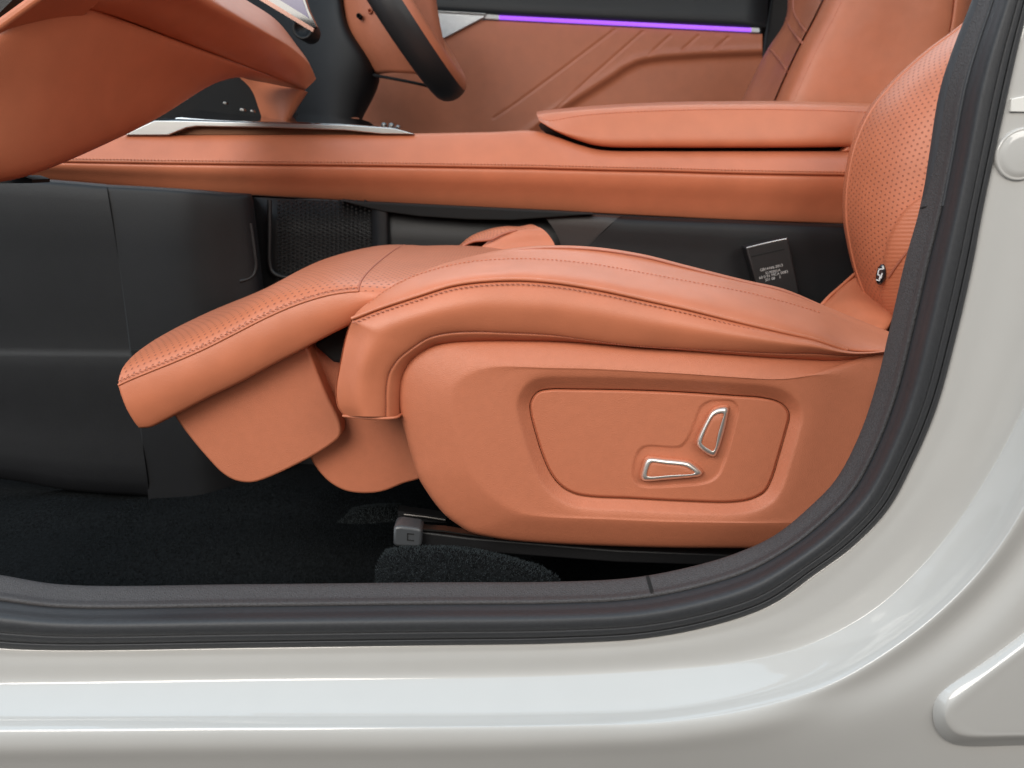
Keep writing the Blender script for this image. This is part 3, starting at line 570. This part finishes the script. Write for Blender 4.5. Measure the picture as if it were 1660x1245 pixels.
# ================================================================== passenger seat
ps = thing('passenger_seat', P(1000, 900, 0.24), 'tan leather passenger seat with raised leg rest and power switches', 'seat')
# ---- leg rest and cushion insert: one profile running right across the seat
seam = [(192, 624), (210, 615.5), (244, 601.5), (278, 588), (329, 566), (379, 541), (430, 515), (480, 493.5), (531, 478), (565, 472.6), (581, 471.6)]
seamx = seam+[(600, 471.5), (650, 474), (720, 478)]
seam2 = [(581, 471.6), (600, 471.5), (622, 473), (690, 472), (770, 476), (880, 492), (1040, 520), (1200, 548), (1400, 585)]
YS, YE = 0.032, 0.448
def crown(st, fs):
    base = PP(ring(st, YS)); out = []; fs = np.interp(np.array(st)[:, 0], [430, 585], fs)
    for y, up in ((YS, -0.001), (YS+0.003, 0.006), (YS+0.012, 0.014), (YS+0.035, 0.021), (YS+0.08, 0.026), (0.17, 0.028), (0.24, 0.028), (0.31, 0.026), (YE-0.05, 0.018), (YE-0.012, 0.004), (YE, -0.008)):
        r = base.copy(); r[:, 1] = y; r[:, 2] += up*fs; out.append(r)
    return out
cr = crown(seam, (1.0, 0.45)); 
for r in cr: r[0] = r[0]+np.array([0.0, 0, -0.0]) 
loft('leg_rest_top', cr, M_perf, ps, nu=5, nv=4)
loft('cushion_insert', crown(seam2, (0.45, 0.45)), M_perf, ps, nu=5, nv=4)
bot = [(227.5, 694), (243, 692.5), (262, 684), (292, 668), (340, 643), (392, 618), (440, 592), (488, 567), (530, 545), (565, 527), (590, 512), (620, 500), (670, 495), (740, 495)]
W0 = PP(ring(seamx, YS+0.001)); W1 = PP(ring(bot, YS+0.006)); Wm = (W0*0.5+W1*0.5); Wm[:, 1] -= 0.007
Wa = W0*0.96+W1*0.04; Wa[:, 1] -= 0.0015; Wb = W0*0.06+W1*0.94; Wb[:, 1] -= 0.003
W2 = W1.copy(); W2[:, 1] = YE-0.006; W3 = W0.copy(); W3[:, 1] = YE
W0b = W0.copy(); W0b[:, 1] += 0.006; W0b[:, 2] -= 0.002; W1b = W1.copy(); W1b[:, 1] += 0.006; W1b[:, 2] -= 0.001
loft('leg_rest_skirt', [W0b, W0, Wa, Wm, Wb, W1, W1b, W2, W3], M_leather2, ps, nu=5, nv=3, cap0=True)
sc_ = crom(PP(ring([(p[0], p[1]-4.0) for p in seam], YS+0.001)), 8)
stitches('stitching', sc_, 0.0050, 0.0036, 0.0007, M_thread, ps, off=(0, -0.0015, 0.0015))
tube('piping', crom(PP(ring(seam, YS)), 8), 0.0013, M_leather, ps)
cx = PP([(581, 471.6, YS)])[0]; Q = []
for y, up in ((YS, -0.001), (YS+0.003, 0.006), (YS+0.012, 0.014), (YS+0.035, 0.021), (YS+0.08, 0.026), (0.17, 0.028), (0.24, 0.028), (0.31, 0.026), (YE-0.05, 0.018)):
    Q.append((cx[0], y, cx[2]+up*0.45))
tube('cross_seam', crom(np.array(Q), 5), 0.0012, M_thread_d, ps)
# leg rest carrier covers
prism('carrier_cover', [(268, 650), (281.5, 674), (303, 704), (337, 744.6), (360, 768), (381, 780), (405, 783.4), (428, 778), (499, 744.6), (540, 719), (551, 708), (553, 697), (549, 680), (531, 643.6), (507, 586), (495, 558), (480, 545), (370, 560)], 0.062, 0.40, M_tanplastic, ps, smooth_n=5, bevel=0.003, label='flat tan leg rest cover with rounded corners')
prism('carrier_cover', [(496, 560), (500, 640), (497, 715), (502, 742), (519, 768), (537, 785), (561, 797), (591, 800.7), (619, 798), (652, 785.5), (690, 770), (705, 690), (700, 600), (600, 565), (540, 555)], 0.085, 0.38, M_tanplastic, ps, smooth_n=5, bevel=0.003, label='lower tan cover half hidden behind the leg rest cover')
prism('pivot', [(508, 560), (540, 535), (570, 525), (570, 592), (540, 588)], 0.070, 0.12, M_gap, ps, bevel=0.004)
# ---- outboard cushion bolster: side face
O = [(560, 675), (548, 658), (544.6, 632), (551, 590), (561, 543), (570, 517), (612, 500.5), (674, 480), (740, 460.5), (825, 453), (893, 456.5), (977, 470), (1045, 485), (1112, 500), (1200, 522), (1268, 538), (1319, 550), (1373, 568), (1410, 570), (1450, 566)]
S = [(625, 675), (625.6, 656), (625.6, 637), (630, 607), (645, 583), (667, 565), (693, 548.5), (724, 540.5), (768, 538), (826, 540), (893, 543.5), (960, 552.5), (1028, 561), (1100, 565), (1195, 570), (1265, 573), (1318, 573), (1372, 576), (1410, 575), (1450, 570)]
I = [(646, 677), (646, 660), (647, 643), (650, 612), (662, 589), (680, 573), (702, 561), (728, 556), (775, 553), (842, 553), (905, 554), (977, 559), (1045, 564), (1110, 569), (1200, 577), (1268, 582), (1319, 585), (1372, 586), (1410, 580), (1450, 572)]
I2 = [(p[0]+14, p[1]+8) for p in I]
yO = [0.004]*5+[-0.002]*15
RO = [(p[0], p[1], y) for p, y in zip(O, yO)]
side = loft('bolster_side', [[(p[0], p[1]+1, p[2]+0.008) for p in RO], [(p[0], p[1]+1.5, p[2]+0.002) for p in RO], [(a[0]*.92+b[0]*.08, a[1]*.92+b[1]*.08, y-0.002) for a, b, y in zip(O, S, yO)], mixr(O, S, 0.45, -0.0135), mixr(O, S, 0.80, -0.0105), mixr(O, S, 0.975, -0.006), ring(S, -0.0035), mixr(S, I, 0.15, -0.0040), mixr(S, I, 0.6, 0.001), ring(I, 0.010), ring(I2, 0.03)], M_leather2, ps, nu=6, nv=4, sharp_s=(5,))
for nm, L in (('bolster_nose', RO[:6]),):
    A = PP(L); rr = []
    for f, y in ((0.0, 0.0), (0.003, 0.006), (0.004, 0.02), (0.004, 0.06), (0.0, 0.12)):
        B = A.copy(); B[:, 1] += y; B[:, 0] -= f*0+(-f if y > 0.05 else 0)*1; rr.append(B)
    loft(nm, rr, M_leather2, ps, nu=6, nv=3)
lowlip = PP([(556, 674, 0.006), (598, 678, -0.006), (640, 677, -0.004), (650, 672, 0.01)])
tube('bolster_hem', crom(lowlip, 8), 0.0015, M_leather, ps)
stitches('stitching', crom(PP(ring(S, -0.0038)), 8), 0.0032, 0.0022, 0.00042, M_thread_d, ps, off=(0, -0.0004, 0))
# ---- bolster top
Oa = [(570, 517), (590, 509), (612, 500.5), (674, 480), (740, 460.5), (795, 453.5), (845, 453), (893, 456.5), (977, 470), (1045, 485), (1112, 500), (1200, 522), (1268, 538), (1319, 550), (1373, 567), (1445, 570)]
T = [(570.5, 515.5), (582, 504), (596, 493), (622, 473), (668, 449), (741, 428), (810, 420.5), (870, 420), (960, 428), (1040, 442), (1110, 455), (1205, 473), (1270, 489), (1330, 507), (1392, 533), (1447, 553)]
K = [(571, 515), (583, 502.5), (599, 490), (630, 468), (690, 438), (768, 414.5), (815, 404.5), (880, 398), (960, 400), (1040, 411.5), (1110, 429), (1205, 453), (1270, 468), (1338, 496), (1402, 522), (1450, 541)]
tY = [0.001, 0.004, 0.010, 0.022, 0.036]+[0.046]*11; kY = [0.002, 0.008, 0.018, 0.036, 0.06]+[0.088]*11
RT_ = [(p[0], p[1], y) for p, y in zip(T, tY)]; RK = [(p[0], p[1], y) for p, y in zip(K, kY)]
ROa = ring(Oa, -0.002)
M1 = [(a[0]*.72+b[0]*.28, a[1]*.72+b[1]*.28, -0.002+(y+0.002)*0.10) for a, b, y in zip(Oa, T, tY)]
M2 = [(a[0]*.35+b[0]*.65, a[1]*.35+b[1]*.65, -0.002+(y+0.002)*0.48) for a, b, y in zip(Oa, T, tY)]
MK = [(a[0]*.5+b[0]*.5, a[1]*.5+b[1]*.5, (a[2]+b[2])/2) for a, b in zip(RT_, RK)]
kin = PP(RK); kin1 = kin.copy(); kin1[:, 1] += 0.02; kin1[:, 2] -= 0.010; kin2 = kin.copy(); kin2[:, 1] += 0.045; kin2[:, 2] -= 0.045
loft('bolster_top', [ring([(p[0], p[1]+3) for p in Oa], 0.006), ROa, M1, M2, RT_, MK, RK, kin1, kin2], M_leather2, ps, nu=6, nv=4)
pip = crom(PP(ring([(p[0], p[1]-0.5) for p in O[5:18]], -0.0032)), 8)
tube('piping', pip, 0.0019, M_leather, ps)
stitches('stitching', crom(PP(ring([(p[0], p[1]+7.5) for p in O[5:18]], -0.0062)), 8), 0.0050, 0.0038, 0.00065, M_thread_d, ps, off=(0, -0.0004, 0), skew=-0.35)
stitches('stitching', crom(PP([(p[0], p[1], y-0.0007) for p, y in zip(T[2:14], tY[2:14])]), 8), 0.0045, 0.0030, 0.00045, M_thread, ps, off=(0, -0.0006, 0.0005))
tube('piping', crom(PP([(p[0], p[1]+4.5, y-0.011) for p, y in zip(K[6:14], kY[6:14])]), 8), 0.0010, M_thread_d, ps)
# ---- inboard bolster, raised only at the front
yf = 0.44
loft('inboard_bolster', [[(736, 414, 0.40), (752, 398, 0.40), (775, 388, 0.40), (792, 390, 0.40), (840, 376, 0.40), (870, 378, 0.40), (897, 396, 0.40)], [(740, 402, 0.42), (762, 384, 0.42), (790, 374, 0.42), (815, 370, 0.42), (842, 369, 0.42), (866, 366.5, 0.42), (893, 390, 0.42)],
      [(742, 404, 0.46), (765, 386, 0.46), (792, 375, 0.46), (815, 371, 0.46), (842, 370, 0.46), (866, 368, 0.46), (892, 391, 0.46)], [(742, 420, 0.48), (765, 410, 0.48), (792, 400, 0.48), (815, 395, 0.48), (842, 395, 0.48), (866, 392, 0.48), (892, 410, 0.48)]], M_perf_fine, ps, nu=5, nv=4)
loft('inboard_bolster_panel', [[(768, 424, 0.385), (800, 420, 0.385), (850, 412, 0.385), (902, 412, 0.385)], [(772, 410, 0.392), (800, 402, 0.392), (850, 396, 0.392), (898, 394, 0.392)], [(790, 392, 0.398), (815, 381, 0.398), (850, 374, 0.398), (882, 373, 0.398)], [(805, 382, 0.405), (825, 376, 0.41), (850, 371, 0.412), (868, 366, 0.415)]], M_leather2, ps, nu=5, nv=4)
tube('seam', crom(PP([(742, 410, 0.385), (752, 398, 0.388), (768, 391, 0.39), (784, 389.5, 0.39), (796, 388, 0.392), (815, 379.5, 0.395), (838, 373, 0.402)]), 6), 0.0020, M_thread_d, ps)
# ---- rear inboard corner of the cushion
loft('cushion_corner', [[(1322, 505, 0.36), (1345, 530, 0.30), (1400, 560, 0.2)], [(1333, 492, 0.40), (1362, 512, 0.34), (1420, 540, 0.25)], [(1358, 468, 0.42), (1385, 490, 0.36), (1440, 525, 0.28)], [(1384, 445, 0.44), (1410, 470, 0.40), (1450, 510, 0.32)], [(1410, 425, 0.46), (1435, 450, 0.44), (1470, 490, 0.40)]], M_leather2, ps, nu=5, nv=4, solid=0.01)
tube('piping', crom(PP([(1330, 496, 0.398), (1345, 480, 0.408), (1358, 468.5, 0.418), (1388, 442, 0.438)]), 6), 0.0026, M_leather, ps)
# ---- backrest
bl = [(1640, -30), (1592, 12), (1546, 48.5), (1499, 83), (1444, 133), (1405, 180), (1380, 235), (1368, 295), (1366, 345), (1372, 390), (1387, 448), (1417, 512), (1442, 545)]
br = [(1760, -10), (1725, 40), (1690, 85), (1660, 125), (1640, 175), (1622, 225), (1605, 275), (1590, 325), (1575, 375), (1562, 425), (1548, 475), (1535, 525), (1525, 560)]
rings_b = [ring([(p[0]+14, p[1]+4) for p in bl], 0.50), ring([(p[0]+1.5, p[1]+0.5) for p in bl], 0.44), ring(bl, 0.415), mixr(bl, br, 0.035, 0.39), mixr(bl, br, 0.18, 0.345), mixr(bl, br, 0.38, 0.31), mixr(bl, br, 0.62, 0.285), mixr(bl, br, 1.0, 0.25), mixr(bl, br, 1.7, 0.19), mixr(bl, br, 2.3, 0.13), mixr(bl, br, 2.45, 0.16), mixr(bl, br, 2.5, 0.40)]
bk = loft('backrest', rings_b, M_perf, ps, nu=6, nv=5)
tube('piping', crom(PP(mixr(bl, br, 0.030, 0.393)), 8), 0.0020, M_leather, bk)
# ribbed lower centre panel lies a little proud of the perforated leather
rp0 = [(1560, 292), (1520, 305), (1494, 320), (1471, 337), (1447, 374), (1434, 412), (1428, 470), (1430, 510), (1445, 548)]
def on_back(px, py, lift):
    # depth of the backrest surface at this pixel
    best = None
    for a in np.linspace(0, 1, 160):
        A = bl_c[int(a*(len(bl_c)-1))]; B = br_c[int(a*(len(br_c)-1))]
        t = ((px-A[0])*(B[0]-A[0])+(py-A[1])*(B[1]-A[1]))/((B[0]-A[0])**2+(B[1]-A[1])**2)
        d = math.hypot(px-A[0]-t*(B[0]-A[0]), py-A[1]-t*(B[1]-A[1]))
        if best is None or d < best[0]: best = (d, t)
    Y = np.interp(best[1], [0, 0.035, 0.18, 0.38, 0.62, 1.0], [0.415, 0.39, 0.345, 0.31, 0.285, 0.25])
    return (px, py, Y-lift)
bl_c = crom(np.array(bl, float), 12); br_c = crom(np.array(br, float), 12)
rr_ = []
for f, lf in ((-0.03, -0.004), (0.0, 0.003), (0.05, 0.0065), (0.5, 0.008), (1.0, 0.008)):
    rr_.append([on_back(p[0]+(1580-p[0])*f, p[1]+(p[1]-420)*0.02*f, lf) for p in rp0])
loft('ribbed_panel', rr_, M_rib, ps, nu=5, nv=4)
tube('seam', crom(PP([on_back(1485, 396, 0.0085), on_back(1471, 408, 0.009), on_back(1455, 428, 0.008), on_back(1440, 450, 0.007)]), 6), 0.0014, M_thread_d, ps)
# oval badge with its white emblem
pp = on_back(1428.5, 445, 0.012); bc = P(*pp); bx = P(1435, 444, pp[2]-0.004)-bc; bx /= np.linalg.norm(bx); bz = P(1431.5, 428, pp[2])-P(1425.5, 462, pp[2]); bz /= np.linalg.norm(bz)
bx -= bz*np.dot(bx, bz); bx /= np.linalg.norm(bx); by = np.cross(bz, bx)
if np.dot(by, CAM-bc) < 0: by = -by
G = [[bc+bx*rx*math.cos(a)+bz*rz*math.sin(a)+by*h for a in np.linspace(0, 2*math.pi, 40, endpoint=False)] for rx, rz, h in ((0.0062, 0.0142, -0.004), (0.0062, 0.0142, 0.002), (0.0054, 0.0132, 0.0030), (0.003, 0.008, 0.0034), (0.00001, 0.00001, 0.0034))]
bd = grid_mesh('badge', np.array(G), M_gloss, ps, closed_u=True)
def barq(pts, wd):
    V = []; F = []
    for (a, b) in zip(pts[:-1], pts[1:]):
        a = np.array(a, float); b = np.array(b, float); t = (b-a)/np.linalg.norm(b-a); n = np.array([-t[1], t[0]])*wd; a -= t*wd; b += t*wd; k_ = len(V)
        for q in (a+n, a-n, b-n, b+n): V.append(bc+bx*q[0]+bz*q[1]+by*0.0038)
        for q in (a+n, a-n, b-n, b+n): V.append(bc+bx*q[0]+bz*q[1]+by*0.0030)
        F += [(k_, k_+1, k_+2, k_+3)]+[(k_+i, k_+(i+1) % 4, k_+4+(i+1) % 4, k_+4+i) for i in range(4)]
    return V, F
V, F = barq([(0.0030, 0.0082), (-0.0028, 0.0070), (-0.0030, -0.0005), (0.0004, -0.0010), (0.0006, -0.0080), (-0.0034, -0.0078)], 0.0007)
mesh('emblem', V, F, M_white, bd, smooth=False)
V, F = barq([(0.0026, 0.0018), (0.0020, -0.0040)], 0.0007); mesh('emblem', V, F, M_white, bd, smooth=False)

# ---- side valance with inset switch panel
pan = [(872, 635), (889, 630.8), (935, 630.6), (1022, 632), (1109, 635.5), (1196, 641.3), (1233, 644), (1259, 650), (1272, 658), (1279, 669), (1279.5, 678), (1275, 696), (1262, 742), (1251, 777), (1240, 797), (1219, 809), (1187, 814.5), (1109, 813), (1022, 808.5), (959, 805.6), (933, 801), (912, 790), (895, 771), (881, 742), (868, 701.5), (860.5, 672), (859, 657), (863, 645)]
out = [(677, 573), (701, 561), (728, 555), (775, 552.5), (842, 552), (910, 553.5), (977, 557.6), (1045, 562.7), (1129, 568), (1200, 574), (1285, 580), (1350, 582.5), (1400, 576.5), (1445, 563), (1500, 556), (1560, 600), (1570, 720), (1540, 850), (1480, 892), (1350, 891), (1210, 889), (1102, 888.3), (1001, 885.7), (900, 881.5), (834, 876.6), (796, 871), (763, 863), (743, 851), (723, 836), (707, 818), (692, 797), (677, 771), (667, 738), (657, 702), (650, 676), (646.5, 645), (650, 611), (660, 590)]
def cut(poly, idx, n):
    C = crom(np.array(poly, float), 8, closed=True); ks = [i*8 for i in idx]; res = []
    for a, b, m in zip(ks, ks[1:]+[ks[0]+len(C)], n):
        seg = np.array([C[q % len(C)] for q in range(a, b+1)]); res.append(resample(seg, m+1)[:-1])
    return np.concatenate(res)
nn = (90, 50, 90, 60)
pc = cut(pan, (0, 9, 14, 21), nn); oc = cut(out, (0, 15, 18, 28), nn)
D = oc-pc; Ln = np.linalg.norm(D, axis=1)[:, None]; U = D/Ln
Tn = np.roll(pc, -3, axis=0)-np.roll(pc, 3, axis=0); Tn /= np.linalg.norm(Tn, axis=1)[:, None]; NN = np.stack([Tn[:, 1], -Tn[:, 0]], 1)
if (NN*U).sum() < 0: NN = -NN
ker = np.ones(9)/9
NN = np.stack([np.convolve(np.r_[NN[-4:, q], NN[:, q], NN[:4, q]], ker, 'valid') for q in (0, 1)], 1); NN /= np.linalg.norm(NN, axis=1)[:, None]
def rp(d=None, f=None, Y=0.0, base=27):
    if d is not None: q = pc+NN*d
    else:
        a = pc+NN*base; q = a+(oc-a)*f
    return np.array([P(x, y, Y) for x, y in q])
FR = 0.44+0.16*np.clip(-NN[:, 0], 0, 1)**0.7; FR = np.convolve(np.r_[FR[-10:], FR, FR[:10]], np.ones(21)/21, 'valid')[:, None]
def rc(k, Y):      # k = 0 on the crease, 1 on the outer edge
    a = pc+(oc-pc)*FR; q = a+(oc-a)*k if k >= 0 else a+(pc+NN*27-a)*(-k)
    return np.array([P(x, y, Y) for x, y in q])
val = [rp(d=-6, Y=0.010), rp(d=0.3, Y=0.0060), rp(d=1.0, Y=0.0030), rp(d=4, Y=0.0012), rp(d=15, Y=-0.0050), rp(d=20, Y=-0.0075), rp(d=25, Y=-0.0086), rc(-0.5, -0.0094), rc(-0.12, -0.0101), rc(0.0, -0.0100), rc(0.12, -0.0088), rc(0.5, -0.0030), rc(0.85, 0.0035), rc(0.95, 0.0070), rc(0.99, 0.0115), rc(1.0, 0.018), rc(1.0, 0.06)]
G = crom(np.array(val), 3); grid_mesh('side_valance', G, M_tanplastic, ps, closed_u=True)
# panel face with the sunk area for the switches
rec = [(1137, 659), (1145, 653), (1154, 650), (1173, 649), (1186, 650), (1193, 655), (1196, 664.6), (1192, 683), (1181, 727), (1172, 754), (1165, 769), (1153, 779), (1137, 784), (1101, 787), (1050, 789), (1036, 786), (1028, 777), (1026, 764), (1030, 744), (1034.5, 733), (1041, 726), (1050.6, 723), (1090, 725), (1102.6, 723.5), (1110.5, 717), (1118.5, 703.6), (1127, 681)]
rcc = crom(np.array(rec, float), 6, closed=True)
def poly_d(x, y, C):
    A = C; B = np.roll(C, -1, axis=0); d = B-A; t = np.clip(((x-A[:, 0])*d[:, 0]+(y-A[:, 1])*d[:, 1])/(d**2).sum(1), 0, 1)
    dist = np.hypot(x-A[:, 0]-t*d[:, 0], y-A[:, 1]-t*d[:, 1]).min()
    cond = (A[:, 1] > y) != (B[:, 1] > y)
    xin = (B[:, 0]-A[:, 0])*(y-A[:, 1])/np.where(d[:, 1] == 0, 1e-9, d[:, 1])+A[:, 0]
    return -dist if (np.sum(cond & (x < xin)) % 2) else dist
pcc = crom(np.array(pan, float), 6, closed=True)
# rows between the top and bottom edges of the panel
def yspan(x):
    A = pcc; B = np.roll(A, -1, axis=0); ys_ = []
    for a, b in zip(A, B):
        if (a[0] > x) != (b[0] > x): ys_.append(a[1]+(b[1]-a[1])*(x-a[0])/(b[0]-a[0]))
    return (min(ys_), max(ys_)) if ys_ else None
x0, x1 = pcc[:, 0].min()+0.8, pcc[:, 0].max()-0.8
XS = x0+(x1-x0)*(0.5-0.5*np.cos(np.linspace(0, math.pi, 240)))*0.35+(x1-x0)*np.linspace(0, 1, 240)*0.65
rows = []
for t in np.linspace(0, 1, 120):
    row = []
    for x in XS:
        a, b = yspan(x); y = a+1.0+(b-a-2.0)*t
        e = -poly_d(x, y, pcc); d = poly_d(x, y, rcc)
        Yv = 0.0012+0.0035*math.exp(-(max(e-1.0, 0)/1.5)**2)
        Yv += 0.0022/(1+math.exp((d+1.0)/0.7)) + 0.0012*math.exp(-((d+0.5)/1.2)**2)
        row.append(P(x, y, Yv))
    rows.append(row)
grid_mesh('switch_panel', np.array(rows), M_tanplastic, ps)
def knob(name, outer, inner, label):
    oc_ = crom(np.array(outer, float), 5, closed=True); ic_ = crom(np.array(inner, float), 5, closed=True); n = 90
    def rs_(C):
        C = np.r_[C, C[:1]]; return resample(C, n+1)[:-1]
    o_, i_ = rs_(oc_), rs_(ic_); o_ = o_+(o_-o_.mean(0))*0.03; i_ = i_+(i_.mean(0)-i_)*0.03
    # align the two contours
    sft = min(range(n), key=lambda s: np.linalg.norm(np.roll(i_, s, axis=0)-o_)); i_ = np.roll(i_, sft, axis=0)
    cen_ = i_.mean(0)
    def L3(q, Y): return np.array([P(x, y, Y) for x, y in q])
    yb = 0.004
    k_ = grid_mesh(name, crom(np.array([L3(o_*1.0+(o_-cen_)*0.06+np.array([0, -2.0]), yb+0.002), L3(o_+(o_-cen_)*0.05+np.array([0, -1.5]), yb-0.003), L3(o_+(o_-cen_)*0.01, yb-0.0045), L3(o_*0.9+i_*0.1, yb-0.0075)]), 3), M_tanplastic, ps, closed_u=True, label=label)
    k_['label'] = label
    grid_mesh('chrome_frame', crom(np.array([L3(o_, yb-0.0055), L3(o_*0.97+i_*0.03, yb-0.0085), L3(o_*0.65+i_*0.35, yb-0.0112), L3(o_*0.22+i_*0.78, yb-0.0122), L3(i_, yb-0.0118), L3(i_, yb-0.0098)]), 3), M_chrome, k_, closed_u=True)
    grid_mesh('inset', np.array([L3(i_, yb-0.0098), L3(i_*0.96+cen_*0.04, yb-0.0104), L3(i_*0.5+cen_*0.5, yb-0.0106), L3(i_*0.001+cen_*0.999, yb-0.0106)]), M_tanplastic, k_, closed_u=True)
    return k_
knob('seat_switch', [(1041, 773), (1042, 766), (1047.5, 747.5), (1052, 743), (1080, 745), (1114, 749), (1122, 753), (1135, 764), (1136.5, 767.5), (1133, 771), (1127, 772.5), (1080, 777), (1049, 779.5), (1043, 778)],
     [(1047, 771), (1053, 751), (1056, 749), (1082, 752), (1110, 755), (1119, 759), (1128, 766), (1126, 768), (1090, 770.5), (1050, 773)], 'lying wedge shaped cushion switch with chrome frame')
knob('seat_switch', [(1131, 713), (1146, 680), (1153.5, 668), (1163, 662.5), (1177, 661.3), (1180, 664.5), (1179, 672), (1173.5, 698), (1161.5, 734), (1157.5, 738.8), (1152, 738), (1135, 726), (1131, 720)],
     [(1136.6, 717), (1155, 675), (1161, 670.5), (1172, 668.5), (1174, 670.5), (1171.5, 680), (1165, 702), (1158.5, 730), (1155.5, 732.5), (1152, 731), (1138.5, 721.5)], 'upright backrest switch with chrome frame')
# ---- rail under the seat
rl = thing('seat_rail', P(700, 880, 0.03), 'black steel seat rail with grey end cap on the carpet', 'rail')
prism('channel', [(676, 862), (690, 863), (760, 872), (1000, 892), (1300, 904), (1300, 922), (1000, 912), (760, 894), (676, 886)], 0.030, 0.050, M_black, rl, bevel=0.002)
prism('channel_lip', [(683, 857), (720, 860), (800, 872), (800, 874), (720, 862.5), (683, 860)], 0.028, 0.040, M_metal, rl)
cp = prism('end_cap', [(638, 857), (641, 853.5), (650, 853), (678, 857), (684, 860), (683.5, 886), (676, 888), (640, 886.5), (637, 882)], 0.018, 0.045, M_cap, rl, bevel=0.004)
for q in ([(660, 864.5), (671, 865.5), (671, 867), (660, 866)], [(660, 864.5), (661.5, 864.5), (661.2, 876), (659.7, 876)], [(660, 874.8), (671, 876), (671, 877.4), (660, 876.2)]):
    prism('moulded_mark', q, 0.0174, 0.020, M_gap, cp)
tube('slide_bar', PP([(655, 834, 0.10), (690, 838, 0.10), (722, 843, 0.10)]), 0.0022, M_metal, rl)
prism('slide_plate', [(645, 828), (690, 834), (724, 840), (724, 848), (690, 846), (645, 842)], 0.104, 0.12, M_black, rl)
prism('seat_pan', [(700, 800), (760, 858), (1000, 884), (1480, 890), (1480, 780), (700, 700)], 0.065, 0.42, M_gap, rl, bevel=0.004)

# ================================================================== belt buckle
bu = thing('seat_belt_buckle', P(1250, 450, 0.46), 'black belt buckle with printed label leaning against the console side', 'buckle')
co = [(1208.5, 401.5), (1276, 386.5), (1279, 390), (1296, 470), (1300, 500), (1240, 510), (1228, 470)]
bo = prism('housing', co, 0.452, 0.480, M_black, bu, bevel=0.003)
tube('slot_lip', crom(PP([(1210, 402, 0.4515), (1240, 394.5, 0.4505), (1275, 387, 0.4515)]), 4), 0.0013, M_silver, bu)
prism('latch_groove', [(1218, 415), (1271, 403), (1271.5, 405), (1218.5, 417)], 0.4512, 0.46, M_gap, bu)
xd = P(1275, 387, 0.452)-P(1210, 402, 0.452); xd /= np.linalg.norm(xd); zd = P(1240, 395, 0.452)-P(1256, 470, 0.452); zd -= xd*np.dot(zd, xd); zd /= np.linalg.norm(zd)
for (x, y, s, txt) in ((1250.5, 434, 0.0058, 'GB14166-2013'), (1253, 440.5, 0.0056, 'S170201A'), (1254, 445.5, 0.0058, '60 0 01 MCA 0083'), (1253, 451.5, 0.0056, '201 08    2')):
    text_mesh('print', txt, P(x, y, 0.4516), xd, zd, s, M_print, bu)
